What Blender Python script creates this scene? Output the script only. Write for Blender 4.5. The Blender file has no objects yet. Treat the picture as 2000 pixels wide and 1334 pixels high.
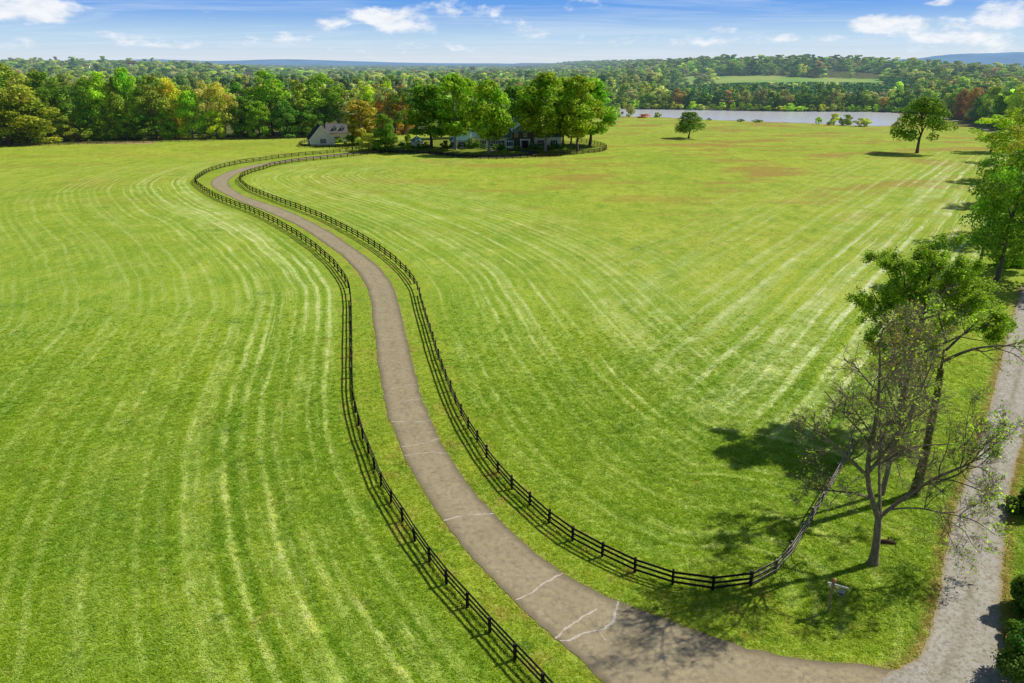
import bpy, math, random
import numpy as np
from mathutils import Vector, Matrix

random.seed(7)
RNG = np.random.default_rng(11)
SC = bpy.context.scene
COL = SC.collection

# ------------------------------------------------------------------ camera model
CAMH, PITCH, FPX = 37.0, math.radians(21.4), 1389.0
CP, SP = math.cos(PITCH), math.sin(PITCH)

def ss(a, b, v):
    t = np.clip((np.asarray(v, float) - a) / (b - a), 0, 1)
    return t * t * (3 - 2 * t)

LAKE_Z = 2.4
def terrain(x, y):
    x = np.asarray(x, float); y = np.asarray(y, float)
    z = 4.2 * ss(38, 165, y) - 1.2 * ss(320, 410, y)
    z = z + 0.22 * np.sin(x / 31.0 + 1.3) * np.sin(y / 43.0) * ss(60, 140, y)
    z = z + 0.35 * np.sin(x / 71.0) * ss(120, 260, y)
    # wooded hill beyond the lake
    bx = ss(90, 420, x) * (1 - ss(560, 1060, x))
    z = z + 27.0 * ss(640, 1520, y) * bx
    # rise far on the left
    z = z + 22.0 * ss(700, 1500, y) * (1 - ss(-.52, -.24, x / np.maximum(y, 1.0)))
    z = z + 1.5 * ss(1500, 4200, y)
    return z

def ray(px, py):
    x = (px - 1000.0) / FPX; v = (667.0 - py) / FPX
    return np.array([x, CP + v * SP, -SP + v * CP])

_T = np.geomspace(15, 14000, 5000)
def G(px, py):
    """point of the terrain seen at a photo pixel"""
    d = ray(px, py)
    z = CAMH + _T * d[2]
    h = z - terrain(_T * d[0], _T * d[1])
    i = np.argmax(h < 0)
    if h[i] >= 0: i = len(_T) - 1
    a, b = h[i - 1], h[i]
    t = _T[i - 1] + (_T[i] - _T[i - 1]) * (a / (a - b) if a != b else 0)
    x, y = t * d[0], t * d[1]
    return Vector((x, y, float(terrain(x, y))))

def GP(pts): return np.array([[*G(*p)] for p in pts])

def project(x, y, z):
    dz = z - CAMH
    ax = y * CP - dz * SP
    up = y * SP + dz * CP
    return 1000 + FPX * x / ax, 667 - FPX * up / ax

def height_to(p, topy):
    """height of a thing standing at p whose top shows at photo row topy"""
    d = ray(1000, topy)
    return CAMH + p[1] * d[2] / d[1] - p[2]

def scale_at(p): return FPX / (p[1] * CP - (p[2] - CAMH) * SP)

# ------------------------------------------------------------------ mesh helpers
def mesh_np(name, verts, faces, smooth=False):
    """faces: (M,k) int array"""
    verts = np.asarray(verts, np.float32); faces = np.asarray(faces, np.int32)
    me = bpy.data.meshes.new(name)
    M, k = faces.shape
    me.vertices.add(len(verts)); me.vertices.foreach_set('co', verts.ravel())
    me.loops.add(M * k); me.loops.foreach_set('vertex_index', faces.ravel())
    me.polygons.add(M)
    me.polygons.foreach_set('loop_start', np.arange(0, M * k, k, dtype=np.int32))
    me.polygons.foreach_set('loop_total', np.full(M, k, np.int32))
    me.polygons.foreach_set('use_smooth', np.full(M, bool(smooth)))
    me.update(calc_edges=True)
    return me

def attr(me, name, arr, typ='FLOAT', dom='POINT'):
    a = me.attributes.new(name, typ, dom)
    a.data.foreach_set('vector' if typ == 'FLOAT_VECTOR' else 'value', np.asarray(arr, np.float32).ravel())

class MB:
    """collects boxes, prisms and tubes into one mesh"""
    def __init__(s): s.v = []; s.f = []
    def face(s, pts):
        n = len(s.v); s.v += [tuple(p) for p in pts]; s.f.append(tuple(range(n, n + len(pts))))
    def box(s, x0, x1, y0, y1, z0, z1, M=None):
        c = [(x0,y0,z0),(x1,y0,z0),(x1,y1,z0),(x0,y1,z0),(x0,y0,z1),(x1,y0,z1),(x1,y1,z1),(x0,y1,z1)]
        if M is not None: c = [tuple(M @ Vector(p)) for p in c]
        n = len(s.v); s.v += c
        s.f += [tuple(n + i for i in q) for q in ((0,3,2,1),(4,5,6,7),(0,1,5,4),(1,2,6,5),(2,3,7,6),(3,0,4,7))]
    def hexa(s, c):
        n = len(s.v); s.v += [tuple(p) for p in c]
        s.f += [tuple(n + i for i in q) for q in ((0,3,2,1),(4,5,6,7),(0,1,5,4),(1,2,6,5),(2,3,7,6),(3,0,4,7))]
    def prism(s, poly, y0, y1, M=None):
        """poly: list of (x,z) extruded along y"""
        a = [Vector((p[0], y0, p[1])) for p in poly]; b = [Vector((p[0], y1, p[1])) for p in poly]
        if M is not None: a = [M @ p for p in a]; b = [M @ p for p in b]
        n = len(s.v); k = len(poly); s.v += [tuple(p) for p in a + b]
        s.f.append(tuple(range(n, n + k))); s.f.append(tuple(range(n + 2 * k - 1, n + k - 1, -1)))
        for i in range(k): j = (i + 1) % k; s.f.append((n + i, n + k + i, n + k + j, n + j))
    def tube(s, pts, rad, sides=8, cap=True):
        V, F = tube_np(np.array(pts, float), np.array(rad, float), sides)
        n = len(s.v); s.v += [tuple(p) for p in V]; s.f += [tuple(int(n + i) for i in q) for q in F]
        if cap:
            s.f.append(tuple(n + i for i in range(sides))[::-1]); m = n + len(V) - sides
            s.f.append(tuple(m + i for i in range(sides)))
    def mesh(s, name, smooth=False):
        me = bpy.data.meshes.new(name); me.from_pydata(s.v, [], s.f); me.update()
        if smooth: me.polygons.foreach_set('use_smooth', [True] * len(me.polygons))
        return me
    def obj(s, name, mat, parent=None, smooth=False):
        return link(name, s.mesh(name, smooth), mat, parent)

def tube_np(P, R, sides=6):
    k = len(P)
    T = np.gradient(P, axis=0); T /= np.linalg.norm(T, axis=1, keepdims=True) + 1e-9
    ref = np.array([1.0, 0.13, 0.07]) if abs(T[:, 2]).mean() > .6 else np.array([.05, .1, 1.0])
    A = np.cross(T, ref); A /= np.linalg.norm(A, axis=1, keepdims=True) + 1e-9
    B = np.cross(T, A)
    th = np.arange(sides) * 2 * np.pi / sides
    V = P[:, None] + R[:, None, None] * (np.cos(th)[None, :, None] * A[:, None] + np.sin(th)[None, :, None] * B[:, None])
    i = np.arange(k - 1)[:, None] * sides; j = np.arange(sides)[None]; j2 = (j + 1) % sides
    F = np.stack([i + j, i + j2, i + sides + j2, i + sides + j], -1).reshape(-1, 4)
    return V.reshape(-1, 3), F

def link(name, me, mat=None, parent=None):
    o = bpy.data.objects.new(name, me); COL.objects.link(o)
    if mat is not None and me is not None:
        if len(me.materials) == 0: me.materials.append(mat)
    if parent is not None: o.parent = parent
    return o

def empty(name, loc, rz=0.0):
    o = bpy.data.objects.new(name, None); COL.objects.link(o)
    o.location = loc; o.rotation_euler = (0, 0, rz); o.empty_display_size = .3
    return o

def tag(o, label=None, cat=None, group=None, kind=None):
    if label: o['label'] = label
    if cat: o['category'] = cat
    if group: o['group'] = group
    if kind: o['kind'] = kind
    return o

# ------------------------------------------------------------------ material helpers
def newmat(name):
    m = bpy.data.materials.new(name); m.use_nodes = True
    nt = m.node_tree; nt.nodes.clear()
    return m, nt

def nd(nt, typ, props=None, **ins):
    n = nt.nodes.new(typ)
    for k, v in (props or {}).items(): setattr(n, k, v)
    for k, v in ins.items():
        key = int(k[1:]) if k[0] == 'i' and k[1:].isdigit() else k.replace('_', ' ')
        s = n.inputs[key]
        if isinstance(v, bpy.types.NodeSocket): nt.links.new(v, s)
        elif v is not None:
            if hasattr(s, 'default_value') and isinstance(v, tuple) and len(v) == 3 and len(s.default_value) == 4: v = (*v, 1)
            s.default_value = v
    return n

def mth(nt, op, a, b=None, c=None, clamp=False):
    n = nt.nodes.new('ShaderNodeMath'); n.operation = op; n.use_clamp = clamp
    for i, v in enumerate((a, b, c)):
        if v is None: continue
        if isinstance(v, bpy.types.NodeSocket): nt.links.new(v, n.inputs[i])
        else: n.inputs[i].default_value = v
    return n.outputs[0]

def mix(nt, f, a, b, blend='MIX'):
    n = nt.nodes.new('ShaderNodeMix'); n.data_type = 'RGBA'; n.blend_type = blend; n.clamp_factor = True
    for k, v in ((0, f), (6, a), (7, b)):
        s = n.inputs[k]
        if isinstance(v, bpy.types.NodeSocket): nt.links.new(v, s)
        else: s.default_value = (*v, 1) if isinstance(v, tuple) and len(v) == 3 else v
    return n.outputs[2]

def rng(nt, v, a, b, c=0.0, d=1.0, smooth=False):
    n = nt.nodes.new('ShaderNodeMapRange'); n.clamp = True
    if smooth: n.interpolation_type = 'SMOOTHSTEP'
    nt.links.new(v, n.inputs[0])
    for i, q in enumerate((a, b, c, d)): n.inputs[i + 1].default_value = q
    return n.outputs[0]

def noise(nt, vec, scale, detail=3.0, rough=.55, dims='3D', dist=0.0):
    n = nt.nodes.new('ShaderNodeTexNoise'); n.noise_dimensions = dims
    if vec is not None: nt.links.new(vec, n.inputs['Vector'])
    n.inputs['Scale'].default_value = scale; n.inputs['Detail'].default_value = detail
    n.inputs['Roughness'].default_value = rough; n.inputs['Distortion'].default_value = dist
    return n.outputs['Fac']

def pos(nt): return nt.nodes.new('ShaderNodeNewGeometry').outputs['Position']
def objco(nt): return nt.nodes.new('ShaderNodeTexCoord').outputs['Object']

def out(nt, shader):
    o = nt.nodes.new('ShaderNodeOutputMaterial'); nt.links.new(shader, o.inputs['Surface']); return o

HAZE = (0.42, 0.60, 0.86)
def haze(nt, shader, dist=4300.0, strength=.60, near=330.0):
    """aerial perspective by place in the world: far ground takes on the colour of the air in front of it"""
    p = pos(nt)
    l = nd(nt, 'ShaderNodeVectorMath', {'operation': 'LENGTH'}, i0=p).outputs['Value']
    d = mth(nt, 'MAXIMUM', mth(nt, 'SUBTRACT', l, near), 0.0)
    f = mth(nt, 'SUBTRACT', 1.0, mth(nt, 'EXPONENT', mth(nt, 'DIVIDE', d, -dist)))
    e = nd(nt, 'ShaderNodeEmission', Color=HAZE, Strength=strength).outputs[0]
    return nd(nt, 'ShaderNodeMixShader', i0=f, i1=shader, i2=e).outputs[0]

def bsdf(nt, color, rough=.85, spec=.2, normal=None, **kw):
    n = nd(nt, 'ShaderNodeBsdfPrincipled', Roughness=rough, **kw)
    n.inputs['Specular IOR Level'].default_value = spec
    if isinstance(color, bpy.types.NodeSocket): nt.links.new(color, n.inputs['Base Color'])
    else: n.inputs['Base Color'].default_value = (*color, 1)
    if normal is not None: nt.links.new(normal, n.inputs['Normal'])
    return n.outputs[0]

def bump(nt, h, strength=.5, dist=.05, normal=None):
    n = nd(nt, 'ShaderNodeBump', Height=h, Strength=strength, Distance=dist)
    if normal is not None: nt.links.new(normal, n.inputs['Normal'])
    return n.outputs[0]

def simple(name, c1, c2=None, scale=3.0, rough=.8, spec=.25, bmp=.3, bd=.02, stretch=None, detail=5):
    m, nt = newmat(name)
    v = objco(nt)
    if stretch: v = nd(nt, 'ShaderNodeVectorMath', {'operation': 'MULTIPLY'}, i0=v, i1=stretch).outputs[0]
    n = noise(nt, v, scale, detail, .6)
    c = mix(nt, rng(nt, n, .3, .7), c1, c2 or tuple(q * .7 for q in c1))
    out(nt, bsdf(nt, c, rough, spec, bump(nt, n, bmp, bd)))
    return m

# ------------------------------------------------------------------ outline of the place (from the photograph, as ground points)
DRV_L = [(2100,1640),(1860,1610),(1560,1530),(1390,1460),(1260,1390),(1179,1334),(1156,1313),(1120,1280),(1083,1248),(1004,1174),(925,1095),(867,1017),(824,953),(803,918),(790,895),(770,839),(760,817),(748,763),(737.5,700),(734,662),(730,635),(727,605),(722,576.5),(709,546.5),(695.5,528.5),(669,500),(640,480),(612,460),(580,439.5),(560,430),(540,421.5),(505,407),(470,394),(445,382),(424,371),(414,363),(411.5,357.5),(416,351),(430,342),(450,334),(475,327),(500,321.5),(540,315),(620,304.5),(690,298),(745,294)]
DRV_R = [(2000,1330),(1880,1325),(1800,1318),(1752,1308),(1670,1297),(1587,1290),(1505,1277),(1422,1254),(1345,1226),(1285,1204),(1202,1172),(1136,1141),(1070,1098),(1014,1055),(966,1004),(918,950),(890,910),(880,895),(857.5,857.5),(844,824.5),(824.5,778),(814,737.5),(803.5,700),(788,632),(779.5,597.5),(769,563),(754,539),(736,518),(713,500),(680,477),(648,455),(610,435),(578,419),(540,404),(510,394),(480,384),(460,373),(450,364.5),(446,357),(447.5,352),(455,345),(470,337),(490,330),(506,326),(560,316.5),(620,308.5),(700,300.5),(748,297)]
FEN_L = [(1180,1490),(1130,1430),(1080,1370),(1027,1312),(974,1256),(930,1204),(888,1161),(852,1115),(819,1070),(793,1030),(771,994),(750,963),(736,930),(724,897),(713.5,873),(704.5,847),(698,822),(692,797),(688,760),(687,700),(686.5,650),(686,620),(685.5,596),(684,579.5),(681,564.5),(677,555.5),(670,544),(662.5,534),(650,518),(639.5,509),(632,502),(614.5,486.5),(595,473.5),(577.5,460.5),(557.5,449),(548,443),(526.5,431.5),(504.5,421),(481.5,411),(457.5,402.5),(436.5,394),(417.5,385),(401.5,375),(390.5,367),(383,360),(381,356),(384,351),(395,343.5),(409.5,335.5),(426.5,330),(445.5,325),(476,319),(506,315),(540,310),(584,305),(630,301),(670,297),(688,295)]
FEN_R = [(1465,1145),(1392,1154),(1313,1142.5),(1240,1118),(1173,1085.5),(1120,1057),(1077,1025.5),(1043,994.5),(1006,961.5),(978,930),(953,898),(933,866),(915,838),(900,809.5),(890.5,790),(880,764.5),(866.5,728.5),(856,700),(839.5,645.5),(826,602),(819,575),(814.5,563),(808,552.5),(800.5,543),(793,533.5),(783,524.5),(775,516),(755,500.5),(736.5,487),(714.5,473),(692.5,460),(671.5,449),(650.5,438),(628.5,427),(603.5,417),(579.5,407.5),(555,399),(532.5,390),(511.5,382),(492.5,374),(484.5,369.5),(477.5,363.5),(470,357),(468.5,353),(473.5,346.5),(485.5,340.5),(501.5,335),(518.5,330),(528,326.5),(566,319),(620,313),(666,308),(700,304),(744,300)]
FEN_Y = [(744,300),(780,299.3),(822,301),(868,305),(912,309),(958,310.8),(1000,310),(1037,308),(1070,306),(1103,304),(1130,301.5),(1154,299),(1174,296.5),(1184,292),(1182,288),(1172,284),(1150,279.5),(1125,277)]
FEN_W = [(1465,1145),(1495,1133),(1516.5,1117),(1543,1085),(1566,1047),(1604,982),(1644,912),(1662,880)]
FEN_E = [(-120,291),(0,287),(75,285.5),(150,283),(195,282),(285,279.5),(406,275.6),(480,274),(560,272),(640,270)]
FEN_C = [(600,278),(590,280.5),(584,285),(590,287.5),(619,289),(648,289.5),(685,291),(708,295)]
LANE_L = [(1610,1480),(1640,1400),(1690,1340),(1748,1309),(1790,1288),(1812,1241),(1825,1195),(1835,1148.5),(1845,1082.5),(1858,1016.5),(1875,967),(1898,907),(1931,798),(1950.5,719),(1976,622),(1997,560)]
LANE_R = [(2040,1500),(2005,1400),(1983,1334),(1966,1280),(1957,1214.5),(1957,1129),(1964,1040),(1972,967),(1983.5,915),(1998,857.6),(2022,760),(2042,680),(2072,560)]
LANE_FAR = [(2030,290),(1985,270),(1940,257),(1912,248),(1870,237),(1835,228.5),(1812,223.5)]
LAKE = [(1120,211.5),(1200,212),(1300,213),(1400,214),(1450,215),(1560,217),(1700,218.5),(1752,221),(1758,224),(1752,235),(1738,246),(1690,246),(1600,241.5),(1500,238),(1440,236),(1350,232.5),(1290,229),(1200,227),(1120,226)]

def resample(P, step):
    """smooth, then even spacing"""
    P = np.asarray(P, float)
    d = np.r_[0, np.cumsum(np.linalg.norm(np.diff(P[:, :2], axis=0), axis=1))]
    # Catmull-Rom in chord length
    n = max(4, int(d[-1] / .5)); t = np.linspace(0, d[-1], n)
    i = np.clip(np.searchsorted(d, t, 'right') - 1, 0, len(P) - 2)
    h = (d[i + 1] - d[i])[:, None]; s = ((t - d[i])[:, None]) / h
    m = np.zeros_like(P); m[1:-1] = (P[2:] - P[:-2]) / (d[2:] - d[:-2])[:, None]; m[0] = (P[1] - P[0]) / (d[1] - d[0]); m[-1] = (P[-1] - P[-2]) / (d[-1] - d[-2])
    Q = (2*s**3-3*s**2+1)*P[i] + (s**3-2*s**2+s)*h*m[i] + (-2*s**3+3*s**2)*P[i+1] + (s**3-s**2)*h*m[i+1]
    for _ in range(3): Q[1:-1] = (Q[:-2] + Q[1:-1] * 2 + Q[2:]) / 4
    e = np.r_[0, np.cumsum(np.linalg.norm(np.diff(Q[:, :2], axis=0), axis=1))]
    k = max(2, int(round(e[-1] / step)) + 1); u = np.linspace(0, e[-1], k)
    R = np.stack([np.interp(u, e, Q[:, c]) for c in range(3)], 1)
    R[:, 2] = terrain(R[:, 0], R[:, 1])
    return R

def pl_dist(X, Y, P):
    """distance to polyline, arclength there and side (+ left of travel)"""
    best = np.full(X.shape, 1e9); S = np.zeros(X.shape); SG = np.zeros(X.shape)
    acc = 0.0
    for a, b in zip(P[:-1], P[1:]):
        dx, dy = b[0] - a[0], b[1] - a[1]; L = math.hypot(dx, dy) + 1e-9
        t = np.clip(((X - a[0]) * dx + (Y - a[1]) * dy) / (L * L), 0, 1)
        ex, ey = X - a[0] - t * dx, Y - a[1] - t * dy
        d = np.hypot(ex, ey); k = d < best
        best = np.where(k, d, best); S = np.where(k, acc + t * L, S)
        SG = np.where(k, np.sign(dx * (Y - a[1]) - dy * (X - a[0])), SG)
        acc += L
    return best, S, SG

def in_poly(X, Y, P):
    r = np.zeros(X.shape, bool); n = len(P)
    for i in range(n):
        x1, y1 = P[i][0], P[i][1]; x2, y2 = P[(i + 1) % n][0], P[(i + 1) % n][1]
        c = ((y1 > Y) != (y2 > Y)) & (X < (x2 - x1) * (Y - y1) / ((y2 - y1) + 1e-12) + x1)
        r ^= c
    return r

P_DL, P_DR = GP(DRV_L), GP(DRV_R)
P_FL, P_FR, P_FY, P_FW, P_FE, P_FC = [GP(q) for q in (FEN_L, FEN_R, FEN_Y, FEN_W, FEN_E, FEN_C)]
P_LL, P_LR, P_LF = GP(LANE_L), GP(LANE_R), GP(LANE_FAR)
_lk = [np.array(ray(*p)) for p in LAKE]
P_LAKE = np.array([[d[0] * (LAKE_Z - CAMH) / d[2], d[1] * (LAKE_Z - CAMH) / d[2], LAKE_Z] for d in _lk])
FIELD = GP([(1300,162),(1322,158),(1345,149),(1430,148),(1560,150),(1660,153),(1720,155),(1728,162),(1690,166),(1500,166),(1380,166)])
CLEARING = GP([(1225,194),(1310,193),(1312,201),(1225,204)])

# ------------------------------------------------------------------ ground
def mow_zones(xs, ys):
    """mowing coordinates (distance, run, strength) and short-turf zones of ground points"""
    fl, fr = resample(P_FL, 4.0), resample(P_FR, 4.0)
    dL, sL, gL = pl_dist(xs, ys, fl); dR, sR, gR = pl_dist(xs, ys, fr)
    corridor = in_poly(xs, ys, np.r_[P_DL[:1] + [[0, -6, 0]], fl, fr[::-1], P_LL[3:1:-1]])
    useL = dL < dR
    u = np.where(useL, dL, dR); s = np.where(useL, sL, sR + 517.0)
    wA = np.where(useL, ss(1.6, 3.2, u) * (1 - .42 * ss(8, 30, u)) * (1 - .62 * ss(30, 80, u)), ss(1.6, 3.0, u) * (1 - ss(32, 58, u)) * 1.05)
    wA = wA * (~corridor) * (1 - ss(230, 300, ys))
    wA = np.where(useL, wA * (1 + .75 * ss(1.9, 3.0, u) * (1 - ss(9, 22, u))), wA)
    far_end = P_LL[-1] + (P_LL[-1] - P_LL[-5]) * 3.2
    dB, sB, gB = pl_dist(xs, ys, np.r_[P_LL[5:], far_end[None]])
    wB = ss(6, 10, dB) * (1.5 - 1.15 * ss(14, 46, dB)) * (1 - ss(50, 78, dB)) * (gB > 0) * ss(54, 66, ys) * (1 - ss(230, 330, ys)) * ss(20, 32, dR)
    verge = np.maximum(corridor * 1.0, 1 - ss(1.0, 2.0, np.minimum(dL, dR)))
    verge = np.maximum(verge, .35 * (dB < 8) * (1 - ss(5.5, 8, dB)))
    dl2 = np.minimum(pl_dist(xs, ys, P_LL)[0], pl_dist(xs, ys, P_LR)[0])
    dd = np.minimum(pl_dist(xs, ys, resample(P_DL, 2.))[0], pl_dist(xs, ys, resample(P_DR, 2.))[0])
    litter = np.maximum(1 - ss(.15, 1.1, dl2), (1 - ss(.05, .45, dd)) * .35)
    return dict(mow_fence=np.stack([u, s, wA], -1), mow_lane=np.stack([dB, sB, wB], -1), verge=verge, litter=litter, fence=np.minimum(dL, dR))

def build_grass():
    """short grass standing on the near meadow"""
    gm = ground_mat(True); r = np.random.default_rng(8)
    lib = bpy.data.collections.new('grass_templates')
    for v in range(4):
        VV, FF, TT, n = [], [], [], 0
        for k in range(16):
            a = r.uniform(0, 6.28); L = r.uniform(.07, .19); ln = r.uniform(.2, 1.0); w = r.uniform(.010, .018)
            b = np.array([r.normal() * .09, r.normal() * .09, -.01]); d = np.array([math.cos(a), math.sin(a), 0]); sd = np.array([-d[1], d[0], 0]) * w
            m_ = b + np.array([0, 0, L * .6]) + d * L * .25 * ln; t = b + np.array([0, 0, L * (1 - .35 * ln)]) + d * L * .9 * ln
            VV += [b - sd, b + sd, m_ + sd * .8, m_ - sd * .8, t + sd * .25, t - sd * .25]; TT += [0, 0, .6, .6, 1, 1]
            FF += [(n, n + 1, n + 2, n + 3), (n + 3, n + 2, n + 4, n + 5)]; n += 6
        me = mesh_np('tuft', np.array(VV), np.array(FF)); attr(me, 'tip', TT); me.materials.append(gm)
        lib.objects.link(bpy.data.objects.new('tuft_' + 'abcd'[v], me))
    N = 300000
    y = np.sqrt(r.uniform(31 ** 2, 112 ** 2, N)); x = (y + 4) * r.uniform(-.96, .96, N)
    keep = r.random(N) < 1.0 - ss(40, 112, y)
    x, y = x[keep], y[keep]
    dp = np.r_[resample(P_DL, 1.5), resample(P_DR, 1.5)[::-1]]; lp = np.r_[P_LL, P_LR[::-1]]
    ok = ~in_poly(x, y, dp) & ~in_poly(x, y, lp)
    x, y = x[ok], y[ok]
    Zn = mow_zones(x, y)
    n = len(x); print('grass tufts', n)
    P = np.stack([x, y, terrain(x, y)], 1)
    hgt = np.where(Zn['verge'] > .5, .6, 1.0) * r.uniform(.6, 1.25, n) * (1 + .9 * (Zn['fence'] < .35))
    ng = scatter_group('scatter_grass', lib)
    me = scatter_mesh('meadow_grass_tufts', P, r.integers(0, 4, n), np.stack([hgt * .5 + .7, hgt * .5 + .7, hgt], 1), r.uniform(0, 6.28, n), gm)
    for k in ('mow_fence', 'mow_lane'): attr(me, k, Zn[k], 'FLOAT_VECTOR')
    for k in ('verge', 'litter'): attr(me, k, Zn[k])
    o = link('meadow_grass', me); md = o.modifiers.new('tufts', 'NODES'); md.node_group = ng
    tag(o, 'short mown green grass covering the near meadow and verges', 'grass', kind='stuff')

def build_ground():
    rows, cols = 720, 620
    yy = np.geomspace(28, 34000, rows) - 24.0
    uu = np.linspace(-1.45, 1.45, cols)
    Y = np.repeat(yy[:, None], cols, 1); X = uu[None] * (Y + 46)
    Z = terrain(X, Y)
    mfar = Y < 900
    # lake bed
    inl = in_poly(X, Y, P_LAKE) & mfar
    dl, _, _ = pl_dist(X[mfar], Y[mfar], np.r_[P_LAKE, P_LAKE[:1]])
    DL = np.full(X.shape, 1e6); DL[mfar] = dl
    Z = np.where(inl, LAKE_Z - .1 - 1.2 * ss(0, 6, DL), Z)
    Z = np.where(~inl & (DL < 25), LAKE_Z + .25 * ss(0, 2, DL) + (Z - LAKE_Z - .25) * ss(1, 25, DL), Z)
    V = np.stack([X, Y, Z], -1).reshape(-1, 3)
    i = (np.arange(rows - 1)[:, None] * cols + np.arange(cols - 1)[None]).ravel()
    F = np.stack([i, i + 1, i + cols + 1, i + cols], 1)
    me = mesh_np('ground', V, F, True)
    # zones
    near = Y < 420
    xs, ys = X[near], Y[near]
    def full(a, fill=0.0):
        q = np.full(X.shape, fill); q[near] = a; return q.ravel()
    Zn = mow_zones(xs, ys)
    for k in ('mow_fence', 'mow_lane'):
        VA = np.zeros((len(me.vertices), 3), np.float32); VA[near.ravel()] = Zn[k]; attr(me, k, VA, 'FLOAT_VECTOR')
    for k in ('verge', 'litter'): attr(me, k, full(Zn[k]))
    # pixel row of each ground point tells meadow from wood floor
    px, py = project(X, Y, Z)
    b = wood_line(px)
    ahead = (Y > 60)
    wood = ahead & (py < b + 2.5) & (Y > 300)
    tan = np.zeros(X.shape)
    tan = np.where((px > 40) & (px < 300) & (py > 268) & (py < 281.5) & ahead & (Y < 420), 1.0, tan)
    tan = np.where((px > 1150) & (px < 1760) & ahead & (DL < 9) & (~inl), 1.0, tan)
    fld = in_poly(X, Y, FIELD) | in_poly(X, Y, CLEARING)
    attr(me, 'wood', (wood & ~fld).astype(np.float32).ravel())
    attr(me, 'dry', tan.ravel())
    attr(me, 'crop', fld.astype(np.float32).ravel())
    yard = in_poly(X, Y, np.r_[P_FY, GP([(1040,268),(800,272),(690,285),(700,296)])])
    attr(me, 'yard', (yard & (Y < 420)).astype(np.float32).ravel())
    shore = np.where(inl, 1.0, 1 - ss(0, 3.0, DL)); attr(me, 'shore', shore.ravel())
    o = link('ground', me, ground_mat())
    tag(o, kind='structure')
    return o

WL = [(-900,312),(-200,290),(0,281),(200,276.5),(440,268.5),(600,265),(700,263),(780,260),(860,254),(1000,238),(1120,211.5),(1197,210.5),(1300,211.5),(1450,213.5),(1560,215.5),(1700,217),(1752,219),(1800,221.5),(1830,225),(1870,231),(1912,241),(1960,252),(2000,259),(2100,275),(2600,340)]
def wood_line(px): return np.interp(px, [q[0] for q in WL], [q[1] for q in WL])

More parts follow.
